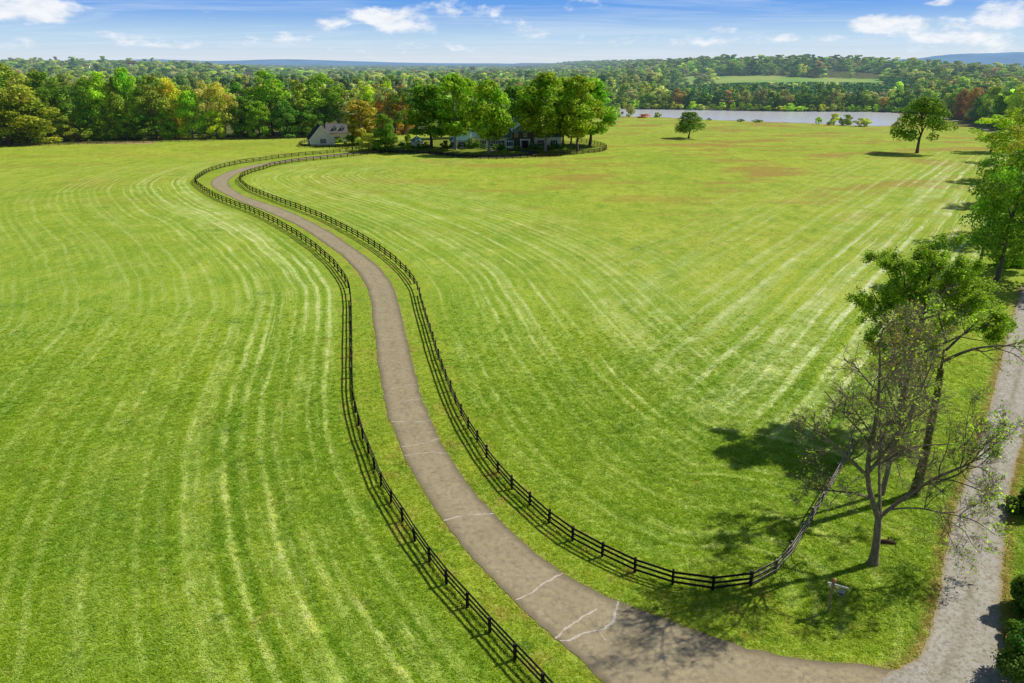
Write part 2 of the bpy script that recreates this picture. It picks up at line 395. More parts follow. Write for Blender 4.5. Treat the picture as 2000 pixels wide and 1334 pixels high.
def ground_mat(inst=False):
    m, nt = newmat('grass_blades' if inst else 'meadow_grass')
    P = pos(nt)
    def A(n, o='Fac'): return nd(nt, 'ShaderNodeAttribute', {'attribute_name': n, 'attribute_type': 'INSTANCER' if inst else 'GEOMETRY'}).outputs[o]
    big = noise(nt, P, 1 / 34., 4, .6); mid = noise(nt, P, 1 / 6.5, 4, .62); mid2 = noise(nt, P, 1 / 1.7, 4, .65)
    fine = noise(nt, P, 4.6, 4, .7); spk = noise(nt, P, 10.0, 2, .6)
    deep, lime, straw = (.118, .258, .005), (.315, .430, .022), (.52, .60, .16)
    f = mth(nt, 'ADD', mth(nt, 'MULTIPLY', big, .42), mth(nt, 'ADD', mth(nt, 'MULTIPLY', mid, .34), mth(nt, 'MULTIPLY', mid2, .30)))
    c = mix(nt, rng(nt, f, .38, .66), deep, lime)
    # distant meadow turns yellower, with rusty seed-head patches
    sep = nd(nt, 'ShaderNodeSeparateXYZ', i0=P)
    dist = rng(nt, sep.outputs[1], 60, 280, 0, 1, True)
    mx = mth(nt, 'MULTIPLY', rng(nt, sep.outputs[0], -12, 25, 0, 1, True), rng(nt, sep.outputs[1], 62, 130, 0, 1, True))
    dist = mth(nt, 'MAXIMUM', dist, mx)
    c = mix(nt, mth(nt, 'MULTIPLY', dist, .6), c, mix(nt, rng(nt, f, .36, .64), (.24, .345, .014), (.48, .48, .05)))
    far = rng(nt, sep.outputs[1], 62, 125, 0, 1, True)
    mot = noise(nt, nd(nt, 'ShaderNodeVectorMath', {'operation': 'MULTIPLY'}, i0=P, i1=(.30, .14, 0)).outputs[0], 1.0, 5, .68)
    mot2 = noise(nt, P, .85, 4, .7)
    c = mix(nt, mth(nt, 'MULTIPLY', rng(nt, mot, .48, .34), mth(nt, 'MULTIPLY', far, .62)), c, (.13, .255, .008))
    c = mix(nt, mth(nt, 'MULTIPLY', rng(nt, mot, .55, .72), mth(nt, 'MULTIPLY', far, .6)), c, (.56, .55, .12))
    c = mix(nt, mth(nt, 'MULTIPLY', rng(nt, mot2, .47, .32), mth(nt, 'MULTIPLY', far, .55)), c, (.11, .22, .006))
    rust = rng(nt, noise(nt, nd(nt, 'ShaderNodeVectorMath', {'operation': 'MULTIPLY'}, i0=P, i1=(1 / 34., 1 / 16., 0)).outputs[0], 1.0, 5, .62), .51, .60)
    rightside = rng(nt, sep.outputs[0], -60, 60)
    rw = mth(nt, 'MULTIPLY', rust, mth(nt, 'MULTIPLY', rng(nt, sep.outputs[1], 120, 220), mth(nt, 'ADD', .3, mth(nt, 'MULTIPLY', rightside, .6))))
    c = mix(nt, rw, c, (.33, .19, .04))
    # mowing lines: noise stretched along the fence / along the lane
    def stripes(name, pitch):
        s = nd(nt, 'ShaderNodeSeparateXYZ', i0=A(name, 'Vector'))
        u, t, w = s.outputs
        wob = mth(nt, 'ADD', u, mth(nt, 'MULTIPLY', noise(nt, P, .07, 2), 1.6))
        def nz(a, b, d=2): return noise(nt, nd(nt, 'ShaderNodeCombineXYZ', i0=mth(nt, 'MULTIPLY', wob, a), i1=mth(nt, 'MULTIPLY', t, b)).outputs[0], 1.0, d, .55, '2D')
        n1 = nz(.30, .010); n2 = nz(2.4, .06, 3); n3 = nz(.5, .016)
        fray = mth(nt, 'ADD', wob, mth(nt, 'MULTIPLY', mth(nt, 'SUBTRACT', noise(nt, P, 1.1, 3, .7), .5), .9))
        ln = mth(nt, 'SINE', mth(nt, 'MULTIPLY', fray, 2 * math.pi / pitch))
        line = mth(nt, 'MULTIPLY', rng(nt, ln, .3, .8, 0, 1, True), rng(nt, n3, .40, .60))
        trough = mth(nt, 'MULTIPLY', rng(nt, ln, -.2, -.9, 0, 1, True), rng(nt, n3, .36, .60))
        return n1, n2, line, trough, w, u
    brk = rng(nt, noise(nt, P, 1 / 4., 4, .6), .32, .58, .15, 1)
    tuft = rng(nt, noise(nt, P, 3.2, 3, .7), .34, .62, .45, 1)
    for nm, pitch, dk, p0, p1, gain in (('mow_fence', 1.75, (.11, .245, .004), (.46, .58, .16), (.62, .66, .27), 1.0), ('mow_lane', 2.9, (.12, .28, .008), (.60, .68, .34), (.76, .79, .48), 1.05)):
        n1, n2, line, trough, w, u = stripes(nm, pitch)
        pale = mth(nt, 'ADD', mth(nt, 'MULTIPLY', line, .75), mth(nt, 'ADD', mth(nt, 'MULTIPLY', rng(nt, n1, .52, .66), .32), mth(nt, 'MULTIPLY', rng(nt, n2, .54, .70), .45)))
        pale = mth(nt, 'MULTIPLY', pale, mth(nt, 'MULTIPLY', mth(nt, 'MULTIPLY', w, gain), mth(nt, 'MULTIPLY', brk, tuft)), clamp=True)
        dark = mth(nt, 'MULTIPLY', mth(nt, 'ADD', mth(nt, 'MULTIPLY', trough, .38), mth(nt, 'MULTIPLY', rng(nt, n1, .47, .34), .26)), mth(nt, 'MULTIPLY', w, .8), clamp=True)
        c = mix(nt, dark, c, dk)
        c = mix(nt, pale, c, mix(nt, rng(nt, mid, .4, .6), p0, p1))
    # short turf beside drive and lane
    vg = mix(nt, rng(nt, mth(nt, 'ADD', mth(nt, 'MULTIPLY', mid, .5), mth(nt, 'MULTIPLY', mid2, .5)), .36, .64), (.165, .285, .007), (.325, .40, .026))
    vg = mix(nt, rng(nt, noise(nt, P, 1 / 2.6, 4, .6), .54, .70), vg, (.33, .285, .05))
    c = mix(nt, A('verge'), c, vg)
    c = mix(nt, mth(nt, 'MULTIPLY', rng(nt, noise(nt, P, 1 / 3.1, 5, .7, dist=.6), .60, .70), .55), c, (.34, .30, .07))
    c = mix(nt, mth(nt, 'MULTIPLY', rng(nt, noise(nt, P, 1 / 4.7, 5, .7, dist=.5), .60, .68), .6), c, (.055, .165, .012))
    # tiny clumps: light tips, shadow between blades painted dark
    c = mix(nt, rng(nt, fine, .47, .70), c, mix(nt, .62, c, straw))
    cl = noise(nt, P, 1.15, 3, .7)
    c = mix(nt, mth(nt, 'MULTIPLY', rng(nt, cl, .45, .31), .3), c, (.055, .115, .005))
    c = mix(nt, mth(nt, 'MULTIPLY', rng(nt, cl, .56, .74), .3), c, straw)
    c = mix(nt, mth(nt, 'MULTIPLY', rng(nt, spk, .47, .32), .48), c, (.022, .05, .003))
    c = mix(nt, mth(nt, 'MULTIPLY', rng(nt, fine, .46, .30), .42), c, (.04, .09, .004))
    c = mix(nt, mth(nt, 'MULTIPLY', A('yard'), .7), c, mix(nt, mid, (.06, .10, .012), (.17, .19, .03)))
    lit = mth(nt, 'MULTIPLY', A('litter'), rng(nt, mth(nt, 'ADD', mth(nt, 'MULTIPLY', mid2, .5), mth(nt, 'MULTIPLY', spk, .5)), .40, .56))
    c = mix(nt, lit, c, (.34, .25, .10))
    c = mix(nt, A('dry'), c, mix(nt, mid2, (.30, .24, .08), (.42, .34, .14)))
    c = mix(nt, A('wood'), c, mix(nt, rng(nt, mid, .4, .6), (.035, .05, .014), (.15, .155, .035)))
    c = mix(nt, A('crop'), c, mix(nt, rng(nt, noise(nt, P, 1 / 60., 4), .4, .6), (.20, .37, .06), (.34, .42, .10)))
    c = mix(nt, A('shore'), c, (.22, .17, .09))
    if inst:
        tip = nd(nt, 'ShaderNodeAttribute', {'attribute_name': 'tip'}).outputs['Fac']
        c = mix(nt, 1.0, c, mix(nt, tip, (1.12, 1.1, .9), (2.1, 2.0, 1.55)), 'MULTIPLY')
        t = nd(nt, 'ShaderNodeBsdfTranslucent', Color=c).outputs[0]
        out(nt, nd(nt, 'ShaderNodeMixShader', i0=.45, i1=bsdf(nt, c, .7, .15), i2=t).outputs[0])
        return m
    h = mth(nt, 'ADD', mth(nt, 'MULTIPLY', fine, .6), mth(nt, 'MULTIPLY', spk, .4))
    b = bump(nt, h, .6, .12)
    b = bump(nt, mid2, .35, .25, b)
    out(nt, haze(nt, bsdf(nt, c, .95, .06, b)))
    return m

# ------------------------------------------------------------------ drive, lane, lake, hills
def strip(name, L, R, lift, n, mat, across=9, jag=.07, seed=0):
    """sheet between two edge lines, its outer edges slightly ragged"""
    r = np.random.default_rng(seed)
    def samp(P):
        Q = resample(P, .5); t = np.linspace(0, len(Q) - 1, n); i = np.clip(t.astype(int), 0, len(Q) - 2); f = (t - i)[:, None]
        return Q[i] * (1 - f) + Q[i + 1] * f
    A, B = samp(L), samp(R)
    def rag(k):
        w = r.normal(size=k)
        w = np.convolve(w, np.ones(5) / 5, 'same') + .5 * np.convolve(r.normal(size=k), np.ones(25) / 25, 'same') * 2
        return w
    d = B - A; d /= np.linalg.norm(d[:, :2], axis=1, keepdims=True)
    A = A + d * (rag(n) * jag)[:, None]; B = B + d * (rag(n) * jag)[:, None]
    t = np.linspace(0, 1, across)
    V = A[:, None] * (1 - t)[None, :, None] + B[:, None] * t[None, :, None]
    V[..., 2] = terrain(V[..., 0], V[..., 1]) + lift
    wid = np.linalg.norm(B - A, axis=1)
    e = np.minimum(t, 1 - t)[None] * wid[:, None]
    i = (np.arange(n - 1)[:, None] * across + np.arange(across - 1)[None]).ravel()
    F = np.stack([i, i + 1, i + across + 1, i + across], 1)
    me = mesh_np(name, V.reshape(-1, 3), F, True)
    attr(me, 'edge', e.ravel()); attr(me, 'across', np.repeat(t[None], n, 0).ravel())
    # flat up-facing
    return link(name, me, mat)

def drive_mat():
    m, nt = newmat('aged_asphalt')
    P = pos(nt)
    e = nd(nt, 'ShaderNodeAttribute', {'attribute_name': 'edge'}).outputs['Fac']
    t = nd(nt, 'ShaderNodeAttribute', {'attribute_name': 'across'}).outputs['Fac']
    a = noise(nt, P, .35, 5, .6); b = noise(nt, P, 2.2, 5, .65); g = noise(nt, P, 16, 3, .7)
    c = mix(nt, rng(nt, a, .3, .7), (.325, .268, .152), (.405, .338, .205))
    c = mix(nt, rng(nt, b, .40, .72), c, (.20, .165, .11))
    track = mth(nt, 'ABSOLUTE', mth(nt, 'SUBTRACT', mth(nt, 'ABSOLUTE', mth(nt, 'SUBTRACT', t, .5)), .2))
    c = mix(nt, mth(nt, 'MULTIPLY', rng(nt, track, .11, .0), .6), c, (.335, .28, .175))
    stain = rng(nt, noise(nt, P, .8, 4, .7), .66, .76)
    c = mix(nt, mth(nt, 'MULTIPLY', stain, .65), c, (.12, .10, .075))
    vein = nd(nt, 'ShaderNodeTexVoronoi', {'feature': 'DISTANCE_TO_EDGE'}, Vector=nd(nt, 'ShaderNodeVectorMath', {'operation': 'ADD'}, i0=P, i1=nd(nt, 'ShaderNodeVectorMath', {'operation': 'SCALE'}, i0=nt.nodes.new('ShaderNodeTexNoise').outputs['Color'], Scale=.4).outputs[0]).outputs[0], Scale=.28).outputs['Distance']
    cr = mth(nt, 'MULTIPLY', rng(nt, vein, .007, .001), rng(nt, noise(nt, P, .23, 2), .52, .62))
    c = mix(nt, mth(nt, 'MULTIPLY', cr, .32), c, (.06, .05, .04))
    ew = mth(nt, 'ADD', e, mth(nt, 'MULTIPLY', mth(nt, 'SUBTRACT', b, .5), .7))
    c = mix(nt, rng(nt, ew, .75, .0, 0, .75), c, (.125, .10, .06))
    c = mix(nt, rng(nt, g, .55, .8, 0, .5), c, (.42, .37, .28)); c = mix(nt, rng(nt, g, .42, .25, 0, .5), c, (.09, .08, .06))
    out(nt, bsdf(nt, c, .9, .2, bump(nt, g, .35, .01)))
    return m

def gravel_mat():
    m, nt = newmat('gravel')
    P = pos(nt)
    e = nd(nt, 'ShaderNodeAttribute', {'attribute_name': 'edge'}).outputs['Fac']
    t = nd(nt, 'ShaderNodeAttribute', {'attribute_name': 'across'}).outputs['Fac']
    a = noise(nt, P, .5, 5, .65); b = noise(nt, P, 3., 5, .7); g = noise(nt, P, 13, 3, .8); g2 = noise(nt, P, 34, 2, .6)
    c = mix(nt, rng(nt, a, .3, .7), (.33, .30, .235), (.47, .44, .375))
    tr = mth(nt, 'ABSOLUTE', mth(nt, 'SUBTRACT', mth(nt, 'ABSOLUTE', mth(nt, 'SUBTRACT', t, .5)), .22))
    wob = mth(nt, 'ADD', tr, mth(nt, 'MULTIPLY', mth(nt, 'SUBTRACT', a, .5), .1))
    c = mix(nt, rng(nt, wob, .12, .03, 0, .6), c, (.43, .40, .345))
    c = mix(nt, rng(nt, b, .46, .66, 0, .9), c, (.22, .18, .115))
    crown = mth(nt, 'MULTIPLY', rng(nt, mth(nt, 'ABSOLUTE', mth(nt, 'SUBTRACT', t, .5)), .10, .01), rng(nt, a, .42, .60))
    c = mix(nt, mth(nt, 'MULTIPLY', crown, .75), c, (.20, .175, .085))
    leaf = mth(nt, 'MULTIPLY', rng(nt, noise(nt, P, 6.0, 2), .62, .68), .8)
    c = mix(nt, leaf, c, (.28, .20, .08))
    ew = mth(nt, 'ADD', e, mth(nt, 'MULTIPLY', mth(nt, 'SUBTRACT', b, .5), 1.2))
    c = mix(nt, rng(nt, ew, .7, .05, 0, .85), c, (.34, .26, .12))
    c = mix(nt, rng(nt, g, .52, .78, 0, .7), c, (.47, .455, .43)); c = mix(nt, rng(nt, g, .46, .26, 0, .8), c, (.15, .14, .125))
    out(nt, bsdf(nt, c, .95, .15, bump(nt, mth(nt, 'ADD', g, g2), .7, .03)))
    return m

def build_drive():
    dm = drive_mat()
    d = strip('driveway', P_DL, P_DR, .030, 1500, dm, 13, .11, 3)
    tag(d, kind='structure')
    gm = gravel_mat()
    l = strip('gravel_lane', P_LL, np.r_[P_LR], .042, 900, gm, 13, .22, 4)
    tag(l, kind='structure')
    f = np.asarray(P_LF); t = np.gradient(f, axis=0); nrm = np.stack([-t[:, 1], t[:, 0], 0 * t[:, 0]], 1); nrm /= np.linalg.norm(nrm, axis=1, keepdims=True)
    fl = strip('far_lane', f + nrm * 2.0, f - nrm * 2.0, .05, 200, gm, 5, .2, 5); tag(fl, kind='structure')
    # dark drive inside the yard
    ym = simple('yard_asphalt', (.045, .045, .05), (.075, .07, .07), .5, .9, .2, .2)
    yl = GP([(744,294.5),(790,294.5),(840,297),(890,300.5),(940,303.5),(985,303.5),(1015,301),(1033,298),(1020,295.8),(985,294.6),(950,294.2)])
    yr = GP([(746,298),(790,297.6),(840,300.2),(890,304.3),(940,307.6),(990,307.6),(1030,304),(1054,298),(1030,293),(985,291.6),(950,291.4)])
    y = strip('yard_drive', yl, yr, .02, 260, ym, 5, .05, 6); tag(y, kind='structure')
    # light sealant lines over cracks
    sm = simple('crack_sealant', (.56, .50, .41), (.43, .37, .28), 5, .8, .2, .2)
    CR = [([(867,1018),(886,1012),(902,1007),(918,1005),(940,1005),(964,1003)],.16),
          ([(1008,1173),(1028,1166),(1038,1160),(1046,1149),(1058,1141),(1072,1138),(1082,1130),(1099,1119)],.19),
          ([(1084,1247),(1098,1240),(1105,1231),(1108,1221),(1114,1216),(1134,1210),(1146,1203),(1166,1190)],.22),
          ([(1094,1252),(1106,1254),(1120,1251),(1132,1244),(1146,1232),(1165,1235),(1180,1229),(1194,1222),(1206,1207),(1204,1194),(1200,1186),(1206,1175)],.2),
          ([(1168,1234),(1174,1243),(1182,1251)],.2),
          ([(790,890),(806,888),(826,885),(846,881),(847,886),(873,886)],.12),
          ([(783,874),(800,872),(820,867),(845,862),(857,857)],.13),
          ([(763,824),(785,825),(803,823),(820,824),(842,822)],.12),
          ([(770,788),(785,784),(800,782),(824,779)],.11), ([(765,760),(774,759),(780,755),(815,752)],.11),
          ([(739,706),(756,705.5),(775,705.5)],.08), ([(734,655),(750,653),(765,651.5),(791,649.5)],.08), ([(747,664),(770,663),(793,660)],.08),
          ([(726,602.5),(745,602.5),(779,602)],.09), ([(720,571),(745,569.5),(770,569.5)],.09), ([(704,537),(722,536),(748,534)],.08),
          ([(641,481.5),(660,479),(681,477)],.12), ([(612,461),(622,458),(640,457.5)],.14), ([(577,437.5),(590,434.5),(606,432.5)],.13), ([(1296,1286),(1300,1280)],.3), ([(836,812.6),(838,812.4)],.1)]
    for pts, w in CR:
        w *= .72
        Q = resample(GP(pts), .12); k = len(Q)
        if k < 8: Q = resample(GP(pts), .03); k = len(Q)
        r = np.random.default_rng(k)
        w_ = w * .5 * (1 + .35 * np.convolve(r.normal(size=k), np.ones(4) / 2, 'same')); w_ = np.clip(w_, w * .2, w)
        T = np.gradient(Q, axis=0); N = np.stack([-T[:, 1], T[:, 0], 0 * T[:, 0]], 1); N /= np.linalg.norm(N, axis=1, keepdims=True) + 1e-9
        wig = np.convolve(r.normal(size=k), np.ones(5) / 5, 'same')[:, None] * .09
        A = Q + N * (wig + w_[:, None]); B = Q + N * (wig - w_[:, None])
        V = np.empty((2 * k, 3)); V[0::2] = A; V[1::2] = B
        V[:, 2] = terrain(V[:, 0], V[:, 1]) + .037
        i = np.arange(k - 1) * 2
        link('sealed_crack', mesh_np('sealed_crack', V, np.stack([i, i + 1, i + 3, i + 2], 1)), sm, d)
    return d

def build_lake():
    m, nt = newmat('lake_water')
    P = pos(nt)
    v = nd(nt, 'ShaderNodeVectorMath', {'operation': 'MULTIPLY'}, i0=P, i1=(.35, .9, 1)).outputs[0]
    n = noise(nt, v, .6, 5, .6); n2 = noise(nt, P, .045, 3)
    c = mix(nt, n2, (.52, .52, .55), (.60, .595, .62))  # pale sky reflection painted into the water's base colour
    b = nd(nt, 'ShaderNodeBsdfPrincipled', Roughness=.22, Normal=bump(nt, n, .5, .35))
    b.inputs['IOR'].default_value = 1.33; nt.links.new(c, b.inputs['Base Color'])
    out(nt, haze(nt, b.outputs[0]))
    P0 = np.r_[P_LAKE, P_LAKE[:1]]
    Q = resample(P0, 1.5)[:-1]; r = np.random.default_rng(5)
    w = np.convolve(r.normal(size=len(Q)), np.ones(7) / 7, 'same') * 1.6
    T = np.gradient(Q, axis=0); N = np.stack([-T[:, 1], T[:, 0]], 1); N /= np.linalg.norm(N, axis=1, keepdims=True)
    Q[:, :2] += N * w[:, None]
    me = bpy.data.meshes.new('lake')
    me.from_pydata([(q[0], q[1], LAKE_Z) for q in Q], [], [tuple(range(len(Q)))]); me.update()
    if me.polygons[0].normal.z < 0: me.flip_normals()
    o = link('lake', me, m); tag(o, kind='structure')

def build_hills():
    def ridge(name, dist, prof, col, depth=1500, seed=0):
        m, nt = newmat(name)
        n = noise(nt, pos(nt), 1 / 420., 6, .6)
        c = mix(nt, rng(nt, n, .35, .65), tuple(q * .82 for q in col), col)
        e = nd(nt, 'ShaderNodeEmission', Color=HAZE, Strength=.5).outputs[0]  # air haze painted onto the hills as a bluish glow
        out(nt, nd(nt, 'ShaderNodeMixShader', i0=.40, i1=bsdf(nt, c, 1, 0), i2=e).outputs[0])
        r = np.random.default_rng(seed)
        px = np.linspace(prof[0][0], prof[-1][0], 500)
        py = np.interp(px, [p[0] for p in prof], [p[1] for p in prof])
        ker = np.hanning(31); ker /= ker.sum()
        py = np.convolve(np.pad(py, 15, 'edge'), ker, 'valid') + np.convolve(r.normal(size=500), np.ones(7) / 7, 'same') * .55
        V = []
        for k, (du, hf) in enumerate(((-1.0, 0), (-.6, .42), (-.25, .8), (0, 1), (.5, .6))):
            y = dist + du * depth
            d = [ray(a, b) for a, b in zip(px, py)]
            top = np.array([CAMH + dist * q[2] / q[1] for q in d]); xx = np.array([dist * q[0] / q[1] for q in d])
            z = -60 + (top + 60) * hf
            V.append(np.stack([xx * y / dist, np.full(500, y), z], 1))
        V = np.concatenate(V); i = (np.arange(4)[:, None] * 500 + np.arange(499)[None]).ravel()
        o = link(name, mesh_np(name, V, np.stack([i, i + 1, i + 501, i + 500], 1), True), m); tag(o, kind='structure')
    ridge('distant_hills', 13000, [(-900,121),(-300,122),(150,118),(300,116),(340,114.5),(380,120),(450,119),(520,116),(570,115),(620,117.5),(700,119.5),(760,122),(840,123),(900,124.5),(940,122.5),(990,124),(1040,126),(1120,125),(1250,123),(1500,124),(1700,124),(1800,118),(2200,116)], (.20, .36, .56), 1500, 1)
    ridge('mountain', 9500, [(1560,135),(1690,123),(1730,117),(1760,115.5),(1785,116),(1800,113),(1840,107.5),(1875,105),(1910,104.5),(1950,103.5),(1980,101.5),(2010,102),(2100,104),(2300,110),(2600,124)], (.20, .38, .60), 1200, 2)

# ------------------------------------------------------------------ fences
def fence_mat(name, c1, c2, top):
    m, nt = newmat(name)
    P = pos(nt)
    n = noise(nt, P, 2.5, 5, .65); g = noise(nt, P, 22, 3, .6)
    c = mix(nt, rng(nt, n, .4, .68), c1, c2)
    c = mix(nt, rng(nt, g, .55, .8, 0, .5), c, tuple(q * 1.7 for q in c2))
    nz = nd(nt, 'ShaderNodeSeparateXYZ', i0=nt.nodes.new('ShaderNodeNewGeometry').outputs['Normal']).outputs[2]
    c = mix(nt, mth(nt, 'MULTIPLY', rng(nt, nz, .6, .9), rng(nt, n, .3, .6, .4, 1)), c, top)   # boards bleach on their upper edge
    out(nt, bsdf(nt, c, .85, .15, bump(nt, g, .3, .01)))
    return m

def build_fence(name, P, mat, label, cat='fence', group=None, step=3.0, h=1.42, rails=(.36, .82, 1.29), skip=None, pw=.17, face=1, lean=.032, seed=0, rb=.185):
    r = np.random.default_rng(seed)
    Q = resample(P, step)
    root = empty(name, tuple(Q[0])); tag(root, label, cat, group)
    M0 = np.array(Q[0])
    T = np.gradient(Q, axis=0); T[:, 2] = 0; T /= np.linalg.norm(T, axis=1, keepdims=True)
    def post_mb(a=0):
        b = MB(); s = pw / 2
        b.hexa([(-s,-s,-.3),(s,-s,-.3),(s,s,-.3),(-s,s,-.3),(-s,-s,h),(s,-s,h),(s,s,h-.03),(-s,s,h-.03)])
        return b
    pm = post_mb().mesh('post'); pm.materials.append(mat)
    order = np.argsort(np.linalg.norm(Q[:, :2], axis=1))
    near = set(int(i) for i in order[:99]) if len(Q) > 100 else set(range(len(Q)))
    rest = MB()
    jit = r.normal(size=(len(Q), 3))
    for i, q in enumerate(Q):
        a = math.atan2(T[i][1], T[i][0])
        R = Matrix.Translation(Vector(q - M0)) @ Matrix.Rotation(a, 4, 'Z') @ Matrix.Rotation(lean * jit[i][0], 4, 'X') @ Matrix.Rotation(lean * jit[i][1], 4, 'Y') @ Matrix.Scale(1 + .02 * jit[i][2], 4, Vector((0, 0, 1)))
        if i in near:
            o = bpy.data.objects.new('post', pm); COL.objects.link(o); o.parent = root; o.matrix_local = R
        else:
            b = post_mb(); n = len(rest.v); rest.v += [tuple(R @ Vector(v)) for v in b.v]; rest.f += [tuple(n + k for k in f) for f in b.f]
    if rest.v:
        o = rest.obj('post', mat, root); o['kind'] = 'stuff'
    N = np.stack([-T[:, 1], T[:, 0], 0 * T[:, 0]], 1) * face
    for k, z in enumerate(rails):
        b = MB()
        sag = r.normal(size=len(Q)) * .026
        for i in range(len(Q) - 1):
            if skip and k == 0 and skip[0] <= i < skip[1]:
                if b.v: b.obj('rail', mat, root); b = MB()
                continue
            off = (pw / 2 + .022)
            A = Q[i] - M0 + N[i] * off + np.array([0, 0, z + sag[i]]); B = Q[i + 1] - M0 + N[i + 1] * off + np.array([0, 0, z + sag[i + 1]])
            d = (B - A) / np.linalg.norm(B - A); A = A + d * .004; B = B - d * .004
            t = .024; hh = rb / 2
            n1, n2 = N[i] * t, N[i + 1] * t; up = np.array([0, 0, hh])
            b.hexa([A - n1 - up, B - n2 - up, B + n2 - up, A + n1 - up, A - n1 + up, B - n2 + up, B + n2 + up, A + n1 + up])
        b.obj('rail', mat, root)
    return root

def build_fences():
    blk = fence_mat('black_fence_board', (.009, .007, .006), (.022, .017, .014), (.045, .038, .033))
    wea = fence_mat('weathered_fence_board', (.05, .04, .03), (.13, .105, .08), (.40, .35, .29))
    old = fence_mat('old_fence_board', (.06, .045, .04), (.14, .11, .095), (.22, .18, .15))
    # bays without a bottom board
    def idx(P, px, py):
        g = np.array([*G(px, py)]); Q = resample(P, 3.0); return int(np.argmin(np.linalg.norm(Q - g, axis=1)))
    a = idx(P_FL, 684.5, 588); b = idx(P_FR, 815, 567)
    build_fence('board_fence', P_FL, blk, 'black three board fence along the left side of the winding driveway', skip=(a, a + 2), face=-1, seed=1)
    build_fence('board_fence', P_FR, blk, 'black three board fence along the right side of the winding driveway', skip=(b - 1, b + 1), face=1, seed=2)
    build_fence('board_fence', P_FY, blk, 'black fence curving round the front yard of the stone house', face=-1, seed=3)
    build_fence('board_fence', P_FW, wea, 'weathered grey board fence running off beside the bare tree', face=-1, lean=.05, seed=4)
    build_fence('board_fence', P_FE, old, 'old brown rail fence along the foot of the left wood', step=3.6, h=1.5, rb=.17, face=1, lean=.04, seed=5)
    build_fence('board_fence', P_FC, blk, 'dark paddock fence in front of the beige cottage garage', rails=(.45, .85, 1.25), face=1, seed=6)

# ------------------------------------------------------------------ foliage
def leaf_mat(name='foliage', inst=False, trans=.42):
    m, nt = newmat(name)
    if inst: col = nd(nt, 'ShaderNodeAttribute', {'attribute_name': 'tint', 'attribute_type': 'INSTANCER'}).outputs['Color']
    else: col = nt.nodes.new('ShaderNodeObjectInfo').outputs['Color']
    sh = nd(nt, 'ShaderNodeAttribute', {'attribute_name': 'shade'}).outputs['Fac']
    hu = nd(nt, 'ShaderNodeAttribute', {'attribute_name': 'hue'}).outputs['Fac']
    c = mix(nt, 1.0, col, nd(nt, 'ShaderNodeCombineColor', i0=sh, i1=sh, i2=sh).outputs[0], 'MULTIPLY')
    c = mix(nt, 1.0, c, (3.55, 3.3, 2.6), 'MULTIPLY')
    hs = nd(nt, 'ShaderNodeHueSaturation', Hue=hu, Color=c); hs.inputs['Saturation'].default_value = 1.0
    c = hs.outputs[0]
    b = bsdf(nt, c, .62, .18)
    t = nd(nt, 'ShaderNodeBsdfTranslucent', Color=mix(nt, 1.0, c, (1.0, 1.05, .45), 'MULTIPLY')).outputs[0]
    s = nd(nt, 'ShaderNodeMixShader', i0=trans, i1=b, i2=t).outputs[0]
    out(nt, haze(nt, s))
    return m

def quads(C, Nn, a, b, r):
    """rhombic leaf sprays at C facing Nn with half sizes a, b"""
    n = len(C)
    t = r.normal(size=(n, 3)); t -= (t * Nn).sum(1, keepdims=True) * Nn; t /= np.linalg.norm(t, axis=1, keepdims=True) + 1e-9
    s = np.cross(Nn, t)
    a = np.broadcast_to(np.asarray(a, float), (n,))[:, None]; b = np.broadcast_to(np.asarray(b, float), (n,))[:, None]
    k = r.uniform(-.35, .35, (n, 1))
    dip = Nn * (b * r.uniform(-.5, .3, (n, 1)))
    V = np.stack([C - t * a, C + s * b + t * a * k + dip, C + t * a, C - s * b + t * a * k + dip], 1)
    return V.reshape(-1, 3), np.arange(4 * n).reshape(n, 4)

